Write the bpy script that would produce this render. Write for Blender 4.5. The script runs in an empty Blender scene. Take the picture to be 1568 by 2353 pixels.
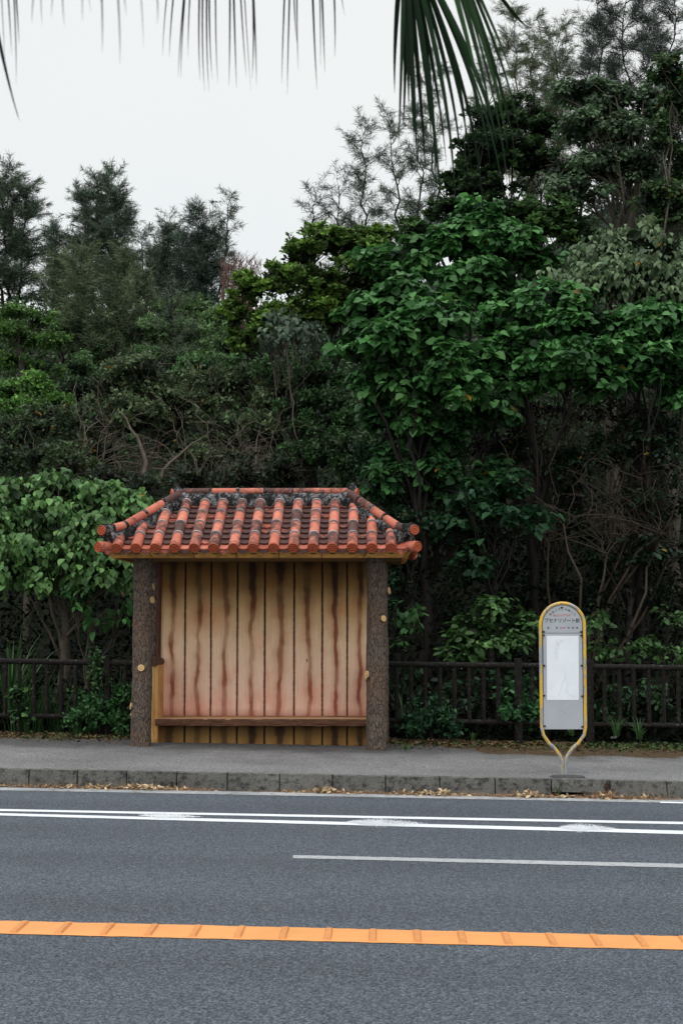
import bpy, math, random
import numpy as np
from mathutils import Vector, Matrix, Euler, noise as mnoise

random.seed(7)
rng = np.random.default_rng(11)
C = bpy.context.scene.collection
SC = bpy.context.scene
GRADE = -0.016          # the road falls gently to the right

# ------------------------------------------------------------------ camera
CAMH = 1.9
cam = bpy.data.cameras.new('camera')
camo = bpy.data.objects.new('camera', cam)
C.objects.link(camo)
SC.camera = camo
cam.sensor_fit = 'VERTICAL'
cam.sensor_height = 36.0
cam.lens = 3400 / 2352 * 36
cam.clip_end = 2000
cam.clip_start = 0.1
camo.location = (0, 0, CAMH)
camo.rotation_euler = (math.radians(90 + 4.34), 0, math.radians(1.6))
cam.dof.use_dof = True
cam.dof.focus_distance = 20.5
cam.dof.aperture_fstop = 9.0
RM = camo.rotation_euler.to_matrix()

def ray(px, py):
    return RM @ Vector(((px - 784) / 3400, -(py - 1176) / 3400, -1))

def W(px, py, Y):       # point of the photograph at depth Y
    d = ray(px, py)
    return Vector((0, 0, CAMH)) + d * (Y / d.y)

def G(px, py, z0=0.0):  # point of the photograph on the sloping ground
    d = ray(px, py)
    t = (z0 - CAMH) / (d.z - GRADE * d.x)
    return Vector((0, 0, CAMH)) + d * t

def gz(x, z0=0.0):
    return z0 + GRADE * x

def ss(a, b, x):
    t = min(1, max(0, (x - a) / (b - a)))
    return t * t * (3 - 2 * t)

# ------------------------------------------------------------------ materials
def newmat(name):
    m = bpy.data.materials.new(name)
    m.use_nodes = True
    nt = m.node_tree
    return m, nt, nt.nodes['Principled BSDF']

def nd(nt, typ, inputs=None, **props):
    n = nt.nodes.new(typ)
    for k, v in props.items():
        setattr(n, k, v)
    if inputs:
        for k, v in inputs.items():
            if hasattr(v, 'node') or isinstance(v, bpy.types.NodeSocket):
                nt.links.new(v, n.inputs[k])
            else:
                n.inputs[k].default_value = v
    return n

def coords(nt, scale=(1, 1, 1), kind='Object'):
    tc = nd(nt, 'ShaderNodeTexCoord')
    mp = nd(nt, 'ShaderNodeMapping', {'Vector': tc.outputs[kind], 'Scale': scale})
    return mp.outputs[0]

def noise(nt, vec, scale, detail=4, rough=0.6, dist=0.0):
    return nd(nt, 'ShaderNodeTexNoise', {'Vector': vec, 'Scale': scale, 'Detail': detail,
                                         'Roughness': rough, 'Distortion': dist}).outputs['Fac']

def ramp(nt, fac, stops):
    r = nd(nt, 'ShaderNodeValToRGB', {'Fac': fac})
    el = r.color_ramp.elements
    el.remove(el[1])
    for i, (p, c) in enumerate(stops):
        if i == 0:
            e = el[0]; e.position = p
        else:
            e = el.new(p)
        e.color = (c, c, c, 1) if isinstance(c, (int, float)) else (*c, 1)
    return r.outputs['Color']

def mix(nt, fac, a, b, mode='MIX'):
    m = nt.nodes.new('ShaderNodeMix')
    m.data_type = 'RGBA'
    m.blend_type = mode
    for sock, v in ((m.inputs[0], fac), (m.inputs[6], a), (m.inputs[7], b)):
        if isinstance(v, bpy.types.NodeSocket):
            nt.links.new(v, sock)
        elif isinstance(v, (int, float)):
            sock.default_value = v if sock.type == 'VALUE' else (v, v, v, 1)
        else:
            sock.default_value = (*v, 1)
    return m.outputs[2]

def math_(nt, op, a, b=None, c=None, clamp=False):
    m = nt.nodes.new('ShaderNodeMath')
    m.operation = op
    m.use_clamp = clamp
    for i, v in enumerate((a, b, c)):
        if v is None:
            continue
        if isinstance(v, bpy.types.NodeSocket):
            nt.links.new(v, m.inputs[i])
        else:
            m.inputs[i].default_value = v
    return m.outputs[0]

def setc(nt, b, col=None, rough=None, spec=None, bump=None, bstr=0.3, bdist=0.01, metal=None):
    def put(k, v):
        if isinstance(v, bpy.types.NodeSocket):
            nt.links.new(v, b.inputs[k])
        elif isinstance(v, tuple):
            b.inputs[k].default_value = (*v, 1)
        else:
            b.inputs[k].default_value = v
    if col is not None: put('Base Color', col)
    if rough is not None: put('Roughness', rough)
    if spec is not None: put('Specular IOR Level', spec)
    if metal is not None: put('Metallic', metal)
    if bump is not None:
        bn = nd(nt, 'ShaderNodeBump', {'Height': bump, 'Strength': bstr, 'Distance': bdist})
        nt.links.new(bn.outputs[0], b.inputs['Normal'])

def mat_asphalt(name, dark, light, scale, patch=0.25):
    m, nt, b = newmat(name)
    v = coords(nt)
    vor = nd(nt, 'ShaderNodeTexVoronoi', {'Vector': v, 'Scale': scale}).outputs['Color']
    sep = nd(nt, 'ShaderNodeSeparateColor', {'Color': vor}).outputs[0]
    n1 = noise(nt, v, scale * 0.45, 3, 0.7)
    big = noise(nt, v, 0.35, 5, 0.6)
    g = math_(nt, 'ADD', math_(nt, 'MULTIPLY', sep, 0.55), math_(nt, 'MULTIPLY', n1, 0.6))
    c = ramp(nt, g, [(0.26, tuple(x * 0.25 for x in dark)), (0.45, dark), (0.68, light), (0.92, tuple(min(1, x * 2.2) for x in light))])
    st = noise(nt, coords(nt, (0.25, 2.2, 1)), 0.9, 3, 0.5)
    c = mix(nt, 1.0, c, ramp(nt, math_(nt, 'MULTIPLY', math_(nt, 'ADD', big, st), 0.5), [(0.3, 1 - patch), (0.7, 1 + patch * 0.6)]), 'MULTIPLY')
    yv = nd(nt, 'ShaderNodeSeparateXYZ', {'Vector': nd(nt, 'ShaderNodeTexCoord').outputs['Object']}).outputs[1]
    trk = math_(nt, 'SINE', math_(nt, 'MULTIPLY', yv, 3.6))
    c = mix(nt, 1.0, c, ramp(nt, math_(nt, 'ADD', math_(nt, 'MULTIPLY', trk, 0.5), 0.5), [(0.0, 0.93), (1.0, 1.06)]), 'MULTIPLY')
    spk = nd(nt, 'ShaderNodeTexVoronoi', {'Vector': v, 'Scale': 26}).outputs['Distance']
    c = mix(nt, ramp(nt, spk, [(0.06, 0.6), (0.09, 0.0)]), c, (0.3, 0.3, 0.3))
    setc(nt, b, c, 0.75, 0.3, g, 0.5, 0.004)
    return m

M = {}
M['road'] = mat_asphalt('road_asphalt', (0.042, 0.049, 0.061), (0.078, 0.091, 0.110), 105, 0.14)

# pavement: brown moss and soil against the fence
m, nt, b = newmat('pavement_asphalt')
v = coords(nt)
vor = nd(nt, 'ShaderNodeTexVoronoi', {'Vector': v, 'Scale': 85}).outputs['Color']
sep = nd(nt, 'ShaderNodeSeparateColor', {'Color': vor}).outputs[0]
n1 = noise(nt, v, 45, 3, 0.7)
g = math_(nt, 'ADD', math_(nt, 'MULTIPLY', sep, 0.5), math_(nt, 'MULTIPLY', n1, 0.6))
c = ramp(nt, g, [(0.2, (0.05, 0.048, 0.048)), (0.45, (0.14, 0.136, 0.138)), (0.75, (0.25, 0.243, 0.245)), (0.97, (0.5, 0.49, 0.48))])
sx = nd(nt, 'ShaderNodeSeparateXYZ', {'Vector': nd(nt, 'ShaderNodeTexCoord').outputs['Object']})
Yc = sx.outputs[1]; Xc = sx.outputs[0]
wob = noise(nt, v, 1.3, 6, 0.65)
wob2 = noise(nt, v, 14, 5, 0.7)
edge = math_(nt, 'ADD', Yc, math_(nt, 'ADD', math_(nt, 'MULTIPLY', math_(nt, 'SUBTRACT', wob, 0.5), 3.2), math_(nt, 'MULTIPLY', math_(nt, 'SUBTRACT', wob2, 0.5), 0.5)))
right = nd(nt, 'ShaderNodeMapRange', {'Value': Xc, 'From Min': 0.7, 'From Max': 1.5, 'To Min': 21.35, 'To Max': 19.95}).outputs[0]
msk = nd(nt, 'ShaderNodeMapRange', {'Value': math_(nt, 'SUBTRACT', edge, right), 'From Min': 0.0, 'From Max': 0.22}).outputs[0]
soil = ramp(nt, noise(nt, v, 22, 6, 0.75), [(0.3, (0.018, 0.013, 0.009)), (0.5, (0.06, 0.035, 0.016)), (0.62, (0.10, 0.065, 0.03)), (0.72, (0.05, 0.06, 0.02))])
c = mix(nt, 1.0, c, ramp(nt, noise(nt, v, 0.7, 5, 0.6), [(0.3, 0.72), (0.7, 1.1)]), 'MULTIPLY')
# darker asphalt round the shelter
rear_tone = nd(nt, 'ShaderNodeMapRange', {'Value': edge, 'From Min': 19.2, 'From Max': 20.3, 'To Min': 1.0, 'To Max': 0.5}).outputs[0]
rear_rgb = nd(nt, 'ShaderNodeCombineColor', {0: rear_tone, 1: rear_tone, 2: rear_tone}).outputs[0]
c = mix(nt, 1.0, c, rear_rgb, 'MULTIPLY')
c = mix(nt, msk, c, soil)
setc(nt, b, c, 0.85, 0.25, g, 0.5, 0.004)
M['pavement'] = m

def mat_concrete(name, c0, c1, mould, mscale=(5, 5, 2.2), thr=(0.48, 0.62)):
    m, nt, b = newmat(name)
    v = coords(nt)
    base = ramp(nt, noise(nt, v, 60, 4, 0.7), [(0.3, c0), (0.7, c1)])
    mk = ramp(nt, noise(nt, coords(nt, mscale), 2.2, 8, 0.75), [(thr[0], 0.0), (thr[1], 1.0)])
    c = mix(nt, math_(nt, 'MULTIPLY', mk, 0.9), base, mould)
    ch = ramp(nt, noise(nt, v, 18, 6, 0.8), [(0.57, 0.0), (0.66, 1.0)])
    c = mix(nt, math_(nt, 'MULTIPLY', ch, 0.35), c, tuple(x * 1.5 for x in c1))
    mottle = noise(nt, v, 1.1, 3, 0.5)  # random large-scale tone
    c = mix(nt, 1.0, c, ramp(nt, mottle, [(0.3, 0.7), (0.7, 1.15)]), 'MULTIPLY')
    setc(nt, b, c, 0.9, 0.2, noise(nt, v, 70, 4, 0.7), 0.5, 0.006)
    return m
M['kerb'] = mat_concrete('kerb_concrete', (0.10, 0.098, 0.09), (0.19, 0.185, 0.172), (0.03, 0.03, 0.028), (5, 5, 6), (0.48, 0.62))
M['slab'] = mat_concrete('slab_concrete', (0.05, 0.05, 0.05), (0.10, 0.10, 0.098), (0.02, 0.02, 0.02))
M['gutter'] = mat_concrete('gutter_strip', (0.30, 0.31, 0.33), (0.42, 0.43, 0.45), (0.2, 0.17, 0.13))

def mat_paint(name, col, wear, wcol=(0.1, 0.11, 0.13), ws=30, thr=0.6):
    m, nt, b = newmat(name)
    v = coords(nt)
    w = ramp(nt, noise(nt, v, ws, 6, 0.8), [(thr, 0.0), (thr + 0.08, 1.0)])
    c = mix(nt, math_(nt, 'MULTIPLY', w, wear), col, wcol)
    c = mix(nt, 1.0, c, ramp(nt, noise(nt, v, 2.5, 4, 0.6), [(0.3, 0.88), (0.7, 1.06)]), 'MULTIPLY')
    setc(nt, b, c, 0.6, 0.4, noise(nt, v, 90, 3, 0.7), 0.4, 0.003)
    return m
M['white_paint'] = mat_paint('white_road_paint', (0.74, 0.77, 0.80), 0.5, thr=0.62)
M['grey_paint'] = mat_paint('worn_road_paint', (0.42, 0.43, 0.44), 0.7, thr=0.52)
M['orange_paint'] = mat_paint('orange_road_paint', (0.74, 0.315, 0.095), 0.6, (0.40, 0.15, 0.06), 45, 0.60)
M['orange_rib'] = mat_paint('orange_rib_paint', (0.66, 0.27, 0.08), 0.35, (0.3, 0.09, 0.03), 40, 0.5)

# terracotta with black lichen; attribute 'dirt' says how far it is grown over
m, nt, b = newmat('terracotta')
v = coords(nt)
dirt = nd(nt, 'ShaderNodeAttribute', attribute_name='dirt').outputs['Fac']
tone = nd(nt, 'ShaderNodeAttribute', attribute_name='tone').outputs['Fac']
base = ramp(nt, tone, [(0.0, (0.38, 0.095, 0.055)), (0.5, (0.54, 0.155, 0.10)), (1.0, (0.64, 0.21, 0.135))])
base = mix(nt, 1.0, base, ramp(nt, noise(nt, v, 9, 5, 0.7), [(0.3, 0.75), (0.7, 1.1)]), 'MULTIPLY')
nn = math_(nt, 'ADD', noise(nt, v, 7, 8, 0.75), math_(nt, 'MULTIPLY', math_(nt, 'SUBTRACT', noise(nt, v, 55, 4, 0.7), 0.5), 0.25))
k = math_(nt, 'SUBTRACT', math_(nt, 'ADD', nn, dirt), 1.0)
mk = nd(nt, 'ShaderNodeMapRange', {'Value': k, 'From Min': -0.03, 'From Max': 0.14}).outputs[0]
dk = ramp(nt, noise(nt, v, 30, 5, 0.7), [(0.35, (0.026, 0.015, 0.014)), (0.6, (0.065, 0.036, 0.034)), (0.75, (0.12, 0.09, 0.085))])
c = mix(nt, math_(nt, 'MULTIPLY', mk, 0.93), base, dk)
setc(nt, b, c, 0.7, 0.3, nn, 0.5, 0.01)
M['terracotta'] = m
M['disc'] = mat_paint('terracotta_disc', (0.42, 0.085, 0.03), 0.5, (0.25, 0.04, 0.016), 30, 0.5)

m, nt, b = newmat('lichened_plaster')
v = coords(nt)
n1 = noise(nt, v, 6, 9, 0.78)
n2 = noise(nt, v, 34, 6, 0.8)
c = ramp(nt, math_(nt, 'ADD', math_(nt, 'MULTIPLY', n1, 0.6), math_(nt, 'MULTIPLY', n2, 0.4)),
         [(0.40, (0.008, 0.008, 0.008)), (0.505, (0.028, 0.026, 0.026)), (0.55, (0.20, 0.20, 0.21)), (0.66, (0.42, 0.43, 0.45))])
setc(nt, b, c, 0.95, 0.1, n2, 0.8, 0.02)
M['plaster'] = m
M['mortar'] = mat_concrete('mortar_band', (0.34, 0.33, 0.33), (0.5, 0.48, 0.49), (0.12, 0.08, 0.08), (8, 8, 8), (0.6, 0.7))

# painted board wall, u across one board
m, nt, b = newmat('stained_shaded_boards')
uv = nd(nt, 'ShaderNodeUVMap', uv_map='board').outputs[0]
suv = nd(nt, 'ShaderNodeSeparateXYZ', {'Vector': uv})
u, vz = suv.outputs[0], suv.outputs[1]      # u = board index + 0..1 across ; v = height fraction
bi = math_(nt, 'FLOOR', u)
fu = math_(nt, 'FRACT', u)
oc = coords(nt)
seed = nd(nt, 'ShaderNodeCombineXYZ', {'X': math_(nt, 'MULTIPLY', bi, 7.3), 'Y': 0.0, 'Z': math_(nt, 'MULTIPLY', vz, 3.2)}).outputs[0]
wobb = noise(nt, seed, 1.0, 3, 0.5)
wobf = noise(nt, seed, 4.5, 3, 0.6)
cen = math_(nt, 'ADD', 0.53, math_(nt, 'ADD', math_(nt, 'MULTIPLY', math_(nt, 'SUBTRACT', wobb, 0.5), 0.55), math_(nt, 'MULTIPLY', math_(nt, 'SUBTRACT', wobf, 0.5), 0.06)))
dist = math_(nt, 'ABSOLUTE', math_(nt, 'SUBTRACT', fu, cen))
seed2 = nd(nt, 'ShaderNodeCombineXYZ', {'X': math_(nt, 'ADD', math_(nt, 'MULTIPLY', bi, 3.7), 40.0), 'Y': 0.0, 'Z': math_(nt, 'MULTIPLY', vz, 7.0)}).outputs[0]
wid = nd(nt, 'ShaderNodeMapRange', {'Value': noise(nt, seed2, 1.0, 3, 0.6), 'From Min': 0.3, 'From Max': 0.7, 'To Min': 0.07, 'To Max': 0.17}).outputs[0]
wid = math_(nt, 'MULTIPLY', wid, nd(nt, 'ShaderNodeMapRange', {'Value': vz, 'From Min': 0.55, 'From Max': 0.95, 'To Min': 0.85, 'To Max': 1.5}).outputs[0])
core = math_(nt, 'SUBTRACT', 1.0, math_(nt, 'DIVIDE', dist, wid), clamp=True)
halo = math_(nt, 'SUBTRACT', 1.0, math_(nt, 'DIVIDE', dist, math_(nt, 'MULTIPLY', wid, 2.6)), clamp=True)
intens = nd(nt, 'ShaderNodeMapRange', {'Value': noise(nt, seed2, 0.6, 2, 0.5), 'From Min': 0.38, 'From Max': 0.58, 'To Min': 0.42, 'To Max': 1.0}).outputs[0]
wood = ramp(nt, vz, [(0.0, (0.92, 0.57, 0.44)), (0.2, (0.93, 0.64, 0.475)), (0.46, (0.92, 0.64, 0.415)), (0.66, (0.68, 0.43, 0.21)), (0.82, (0.28, 0.155, 0.05)), (1.0, (0.08, 0.044, 0.012))])  # mould plus painted eave shade, darker towards the top
grain = noise(nt, coords(nt, (60, 60, 1.6)), 2.0, 4, 0.6, 0.6)
wood = mix(nt, 1.0, wood, ramp(nt, grain, [(0.3, 0.84), (0.6, 1.06)]), 'MULTIPLY')
blot = ramp(nt, noise(nt, coords(nt, (1.2, 1, 1)), 2.2, 3, 0.6), [(0.5, 0.0), (0.75, 0.6)])
wood = mix(nt, blot, wood, mix(nt, 1.0, wood, (0.95, 0.62, 0.52), 'MULTIPLY'))
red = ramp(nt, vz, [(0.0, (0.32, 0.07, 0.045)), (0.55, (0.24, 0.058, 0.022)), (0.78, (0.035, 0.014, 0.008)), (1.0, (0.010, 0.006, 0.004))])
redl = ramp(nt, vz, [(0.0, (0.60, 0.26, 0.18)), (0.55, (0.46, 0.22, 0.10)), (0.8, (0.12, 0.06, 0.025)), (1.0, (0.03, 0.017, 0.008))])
c = mix(nt, math_(nt, 'MULTIPLY', math_(nt, 'MULTIPLY', halo, intens), 0.75), wood, redl)
c = mix(nt, math_(nt, 'MULTIPLY', ramp(nt, core, [(0.0, 0.0), (0.55, 1.0)]), math_(nt, 'MULTIPLY', intens, 0.85)), c, red)
# dark along the joints
ed = math_(nt, 'MINIMUM', fu, math_(nt, 'SUBTRACT', 1.0, fu))
edn = math_(nt, 'ADD', ed, math_(nt, 'MULTIPLY', math_(nt, 'SUBTRACT', noise(nt, coords(nt, (2, 2, 6)), 3, 4, 0.7), 0.5), 0.05))
em = nd(nt, 'ShaderNodeMapRange', {'Value': edn, 'From Min': 0.018, 'From Max': 0.065, 'To Min': 0.97, 'To Max': 0.0}).outputs[0]
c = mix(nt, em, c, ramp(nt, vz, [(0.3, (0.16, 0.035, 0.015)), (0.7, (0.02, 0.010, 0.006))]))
# foot of the wall goes red
ft = nd(nt, 'ShaderNodeMapRange', {'Value': vz, 'From Min': 0.0, 'From Max': 0.05, 'To Min': 0.5, 'To Max': 0.0}).outputs[0]
c = mix(nt, ft, c, (0.35, 0.10, 0.06))
# knots
kv = nd(nt, 'ShaderNodeTexVoronoi', {'Vector': coords(nt, (2.6, 1, 1.15)), 'Scale': 1.25, 'Randomness': 1.0}).outputs['Distance']
km = ramp(nt, kv, [(0.025, 0.85), (0.055, 0.0)])
c = mix(nt, km, c, (0.10, 0.04, 0.02))
setc(nt, b, c, 0.7, 0.12, grain, 0.35, 0.004)
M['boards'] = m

def mat_wood(name, c0, c1, sc=(40, 40, 2), bstr=0.3, rough=0.7, stain=None):
    m, nt, b = newmat(name)
    g = noise(nt, coords(nt, sc), 1.5, 6, 0.7, 0.5)
    c = ramp(nt, g, [(0.3, c0), (0.65, c1)])
    if stain:
        c = mix(nt, ramp(nt, noise(nt, coords(nt), 3.0, 5, 0.6), [(0.45, 0.0), (0.65, 0.85)]), c, stain)
    setc(nt, b, c, rough, 0.25, g, bstr, 0.01)
    return m
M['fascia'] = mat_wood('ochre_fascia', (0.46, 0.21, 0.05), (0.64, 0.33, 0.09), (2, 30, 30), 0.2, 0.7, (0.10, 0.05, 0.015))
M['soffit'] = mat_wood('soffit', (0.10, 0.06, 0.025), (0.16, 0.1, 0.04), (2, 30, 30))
M['cut_wood'] = mat_wood('pale_cut_wood', (0.55, 0.33, 0.14), (0.72, 0.48, 0.24), (30, 30, 3))
M['panel_wood'] = mat_wood('side_panel_wood', (0.52, 0.27, 0.08), (0.68, 0.40, 0.15), (30, 30, 1.2), 0.2, 0.6, (0.4, 0.17, 0.05))
M['bench'] = mat_wood('bench_bark_edge', (0.045, 0.018, 0.009), (0.17, 0.075, 0.04), (5, 25, 30), 1.0)
M['bench_top'] = mat_wood('bench_top', (0.42, 0.24, 0.12), (0.6, 0.38, 0.22), (2, 30, 30), 0.2, 0.5)
M['log'] = mat_wood('log_brown', (0.05, 0.022, 0.012), (0.13, 0.06, 0.035), (20, 4, 20), 0.8)
M['redbark'] = mat_wood('dark_red_bark', (0.04, 0.014, 0.009), (0.12, 0.04, 0.022), (20, 20, 4), 0.8)

m, nt, b = newmat('post_bark')
v = coords(nt, (1, 1, 0.42))
wv = nd(nt, 'ShaderNodeVectorMath', {0: v, 1: nd(nt, 'ShaderNodeTexNoise', {'Vector': v, 'Scale': 9, 'Detail': 4}).outputs['Color']}, operation='ADD')
wv2 = nd(nt, 'ShaderNodeMix', {0: 0.12, 4: v, 5: wv.outputs[0]}, data_type='VECTOR').outputs[1]
vo = nd(nt, 'ShaderNodeTexVoronoi', {'Vector': wv2, 'Scale': 27}, feature='DISTANCE_TO_EDGE').outputs['Distance']
crack = nd(nt, 'ShaderNodeMapRange', {'Value': math_(nt, 'ADD', vo, math_(nt, 'MULTIPLY', noise(nt, v, 14, 4, 0.7), 0.12)), 'From Min': 0.035, 'From Max': 0.14}).outputs[0]
fine = noise(nt, coords(nt, (1, 1, 0.3)), 50, 5, 0.75)
plate = ramp(nt, fine, [(0.3, (0.075, 0.057, 0.045)), (0.55, (0.155, 0.118, 0.095)), (0.8, (0.27, 0.215, 0.18))])
warm = ramp(nt, noise(nt, coords(nt), 2.2, 4, 0.6), [(0.5, 0.0), (0.7, 0.45)])
plate = mix(nt, warm, plate, (0.19, 0.10, 0.06))
c = mix(nt, crack, (0.040, 0.030, 0.024), plate)
hgt = math_(nt, 'ADD', crack, math_(nt, 'MULTIPLY', fine, 0.5))
setc(nt, b, c, 0.9, 0.15, hgt, 0.9, 0.02)
M['bark'] = m

M['fence'] = None
m, nt, b = newmat('fence_dark_wood')
n1 = noise(nt, coords(nt, (1, 1, 1)), 26, 6, 0.75)
c = ramp(nt, n1, [(0.3, (0.004, 0.004, 0.003)), (0.52, (0.012, 0.010, 0.009)), (0.62, (0.030, 0.027, 0.024)), (0.70, (0.16, 0.15, 0.14))])
li = ramp(nt, noise(nt, coords(nt), 9, 7, 0.75), [(0.62, 0.0), (0.68, 0.7)])
c = mix(nt, li, c, (0.15, 0.14, 0.13))
setc(nt, b, c, 0.85, 0.2, n1, 0.8, 0.01)
M['fence'] = m

m, nt, b = newmat('chipped_yellow_tube')
v = coords(nt)
nn = noise(nt, coords(nt, (16, 16, 3.2)), 1.6, 8, 0.72)
mk = ramp(nt, nn, [(0.50, 0.0), (0.53, 1.0)])
ye = ramp(nt, noise(nt, v, 12, 3), [(0.3, (0.62, 0.36, 0.035)), (0.7, (0.74, 0.47, 0.07))])
gr = ramp(nt, noise(nt, v, 20, 4), [(0.3, (0.22, 0.24, 0.28)), (0.7, (0.34, 0.37, 0.42))])
c = mix(nt, mk, ye, gr)
setc(nt, b, c, 0.5, 0.4, mk, 0.3, 0.002)
M['yellow'] = m

def mat_plain(name, col, rough=0.6, spec=0.3, var=0.12, sc=8, metal=0.0):
    m, nt, b = newmat(name)
    c = mix(nt, 1.0, col, ramp(nt, noise(nt, coords(nt), sc, 5, 0.65), [(0.3, 1 - var), (0.7, 1 + var)]), 'MULTIPLY')
    setc(nt, b, c, rough, spec, metal=metal)
    return m
M['panel'] = mat_plain('sign_aluminium', (0.40, 0.42, 0.445), 0.5, 0.4, 0.07, 3)
M['paper'] = mat_plain('sign_paper', (0.80, 0.84, 0.88), 0.6, 0.3, 0.05, 5)
M['smudge'] = mat_plain('paper_smudge', (0.70, 0.73, 0.76), 0.8, 0.1, 0.1, 30)
M['crease'] = mat_plain('paper_crease', (0.55, 0.58, 0.62), 0.8, 0.1)
M['bolt'] = mat_plain('rusty_bolt', (0.035, 0.02, 0.013), 0.8, 0.3, 0.3, 60)
M['ink'] = mat_plain('black_ink', (0.015, 0.015, 0.018), 0.6)
M['redink'] = mat_plain('faded_red_ink', (0.55, 0.12, 0.12), 0.6)
M['black'] = mat_plain('dark_hole', (0.004, 0.004, 0.004), 0.9, 0.05)
M['white_litter'] = mat_plain('white_litter', (0.7, 0.7, 0.72), 0.7)
M['rust_stain'] = mat_plain('rust_stain', (0.045, 0.022, 0.016), 0.9, 0.1, 0.4, 30)
M['trunk'] = mat_wood('tree_bark', (0.030, 0.025, 0.018), (0.11, 0.09, 0.068), (12, 12, 3), 0.7)
M['trunk_dark'] = mat_wood('dark_tree_bark', (0.004, 0.0035, 0.003), (0.016, 0.012, 0.009), (12, 12, 3), 0.7)  # near-black bark, shade under the canopy put into its colour
M['trunk_pale'] = mat_wood('pale_tree_bark', (0.06, 0.048, 0.034), (0.17, 0.14, 0.105), (12, 12, 3), 0.7)
M['twig_dark'] = mat_wood('dark_twigs', (0.022, 0.016, 0.011), (0.065, 0.048, 0.034), (12, 12, 3), 0.7)
M['twig_red'] = mat_wood('reddish_twigs', (0.12, 0.06, 0.05), (0.2, 0.11, 0.09), (12, 12, 3), 0.7)
M['hill'] = mat_plain('shaded_hill_soil', (0.012, 0.015, 0.008), 0.95, 0.1, 0.5, 6)  # thicket shade put into near-black soil, seen through foliage gaps

def mat_leaf(name, rough=0.42, spec=0.45, trans=0.0):
    m, nt, b = newmat(name)
    at = nd(nt, 'ShaderNodeAttribute', attribute_name='Col').outputs['Color']
    n = noise(nt, coords(nt), 30, 2, 0.6)
    c = mix(nt, 1.0, at, ramp(nt, n, [(0.3, 0.86), (0.7, 1.12)]), 'MULTIPLY')
    setc(nt, b, c, rough, spec)
    if trans:
        tr = nd(nt, 'ShaderNodeBsdfTranslucent', {'Color': c})
        ms = nd(nt, 'ShaderNodeMixShader', {0: trans, 1: b.outputs[0], 2: tr.outputs[0]})
        nt.links.new(ms.outputs[0], nt.nodes['Material Output'].inputs[0])
    return m
M['leaf'] = mat_leaf('leaf', 0.48, 0.22, 0.28)
M['dull_leaf'] = mat_leaf('dull_leaf', 0.8, 0.12)
M['needle'] = mat_leaf('needle', 0.7, 0.2)
M['litterleaf'] = mat_leaf('dry_leaf', 0.8, 0.15)

# ------------------------------------------------------------------ mesh building
class MB:
    def __init__(s):
        s.v = []; s.f = []; s.mi = []; s.sm = []; s.mats = []; s.at = {}
        s.cur = {}
    def mat(s, m):
        if m not in s.mats: s.mats.append(m)
        s._m = s.mats.index(m)
        return s
    def add(s, vs, fs, smooth=False):
        o = len(s.v)
        s.v += [tuple(p) for p in vs]
        for f in fs:
            s.f.append([i + o for i in f]); s.mi.append(s._m); s.sm.append(smooth)
        for k, val in s.cur.items():
            s.at.setdefault(k, []); s.at[k] += [0.0] * (o - len(s.at[k])) + [val] * len(vs)
        return o
    def box(s, lo, hi, rot=None, org=None):
        x0, y0, z0 = lo; x1, y1, z1 = hi
        vs = [Vector(p) for p in ((x0,y0,z0),(x1,y0,z0),(x1,y1,z0),(x0,y1,z0),(x0,y0,z1),(x1,y0,z1),(x1,y1,z1),(x0,y1,z1))]
        if rot is not None:
            vs = [rot @ (p - org) + org for p in vs]
        s.add(vs, [(0,3,2,1),(4,5,6,7),(0,1,5,4),(1,2,6,5),(2,3,7,6),(3,0,4,7)])
    def hexa(s, b4, t4):
        s.add(list(b4) + list(t4), [(0,3,2,1),(4,5,6,7),(0,1,5,4),(1,2,6,5),(2,3,7,6),(3,0,4,7)])
    def tube(s, pts, rad, seg=12, cap=True, wob=0.0, smooth=True, flat=1.0):
        pts = [Vector(p) for p in pts]
        n = len(pts)
        if isinstance(rad, (int, float)): rad = [rad] * n
        vs = []
        t0 = (pts[1] - pts[0]).normalized()
        up = Vector((0, 0, 1)) if abs(t0.z) < 0.9 else Vector((0, 1, 0))
        a = t0.cross(up).normalized()
        for i, p in enumerate(pts):
            t = (pts[min(i + 1, n - 1)] - pts[max(i - 1, 0)]).normalized()
            a = (a - t * a.dot(t)).normalized()
            b2 = t.cross(a)
            for k in range(seg):
                an = 2 * math.pi * k / seg
                r = rad[i]
                q = a * math.cos(an) + b2 * math.sin(an) * flat
                if wob:
                    r *= 1 + wob * mnoise.noise((p + q * rad[i]) * 6)
                vs.append(p + q * r)
        fs = []
        for i in range(n - 1):
            for k in range(seg):
                k2 = (k + 1) % seg
                fs.append((i*seg+k, i*seg+k2, (i+1)*seg+k2, (i+1)*seg+k))
        s.add(vs, fs, smooth)
        if cap:
            s.add(vs[:seg], [tuple(range(seg))[::-1]])
            s.add(vs[-seg:], [tuple(range(seg))])
    def disc(s, c, nrm, r, seg=20, thick=0.01, rim=None):
        c = Vector(c); nrm = Vector(nrm).normalized()
        s.tube([c, c + nrm * thick], r, seg, True, smooth=False)
    def build(s, name, parent=None, bevel=0.0, seg=2):
        me = bpy.data.meshes.new(name)
        me.from_pydata(s.v, [], s.f)
        for m_ in s.mats: me.materials.append(m_)
        me.polygons.foreach_set('material_index', s.mi)
        me.polygons.foreach_set('use_smooth', s.sm)
        for k, vals in s.at.items():
            vals = vals + [0.0] * (len(s.v) - len(vals))
            a = me.attributes.new(k, 'FLOAT', 'POINT')
            a.data.foreach_set('value', vals)
        me.update()
        o = bpy.data.objects.new(name, me)
        C.objects.link(o)
        if parent: put(o, parent)
        if bevel:
            md = o.modifiers.new('bevel', 'BEVEL'); md.width = bevel; md.segments = seg
            md.limit_method = 'ANGLE'; md.angle_limit = math.radians(40)
        return o

def mb(mat):
    return MB().mat(M[mat])

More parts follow.
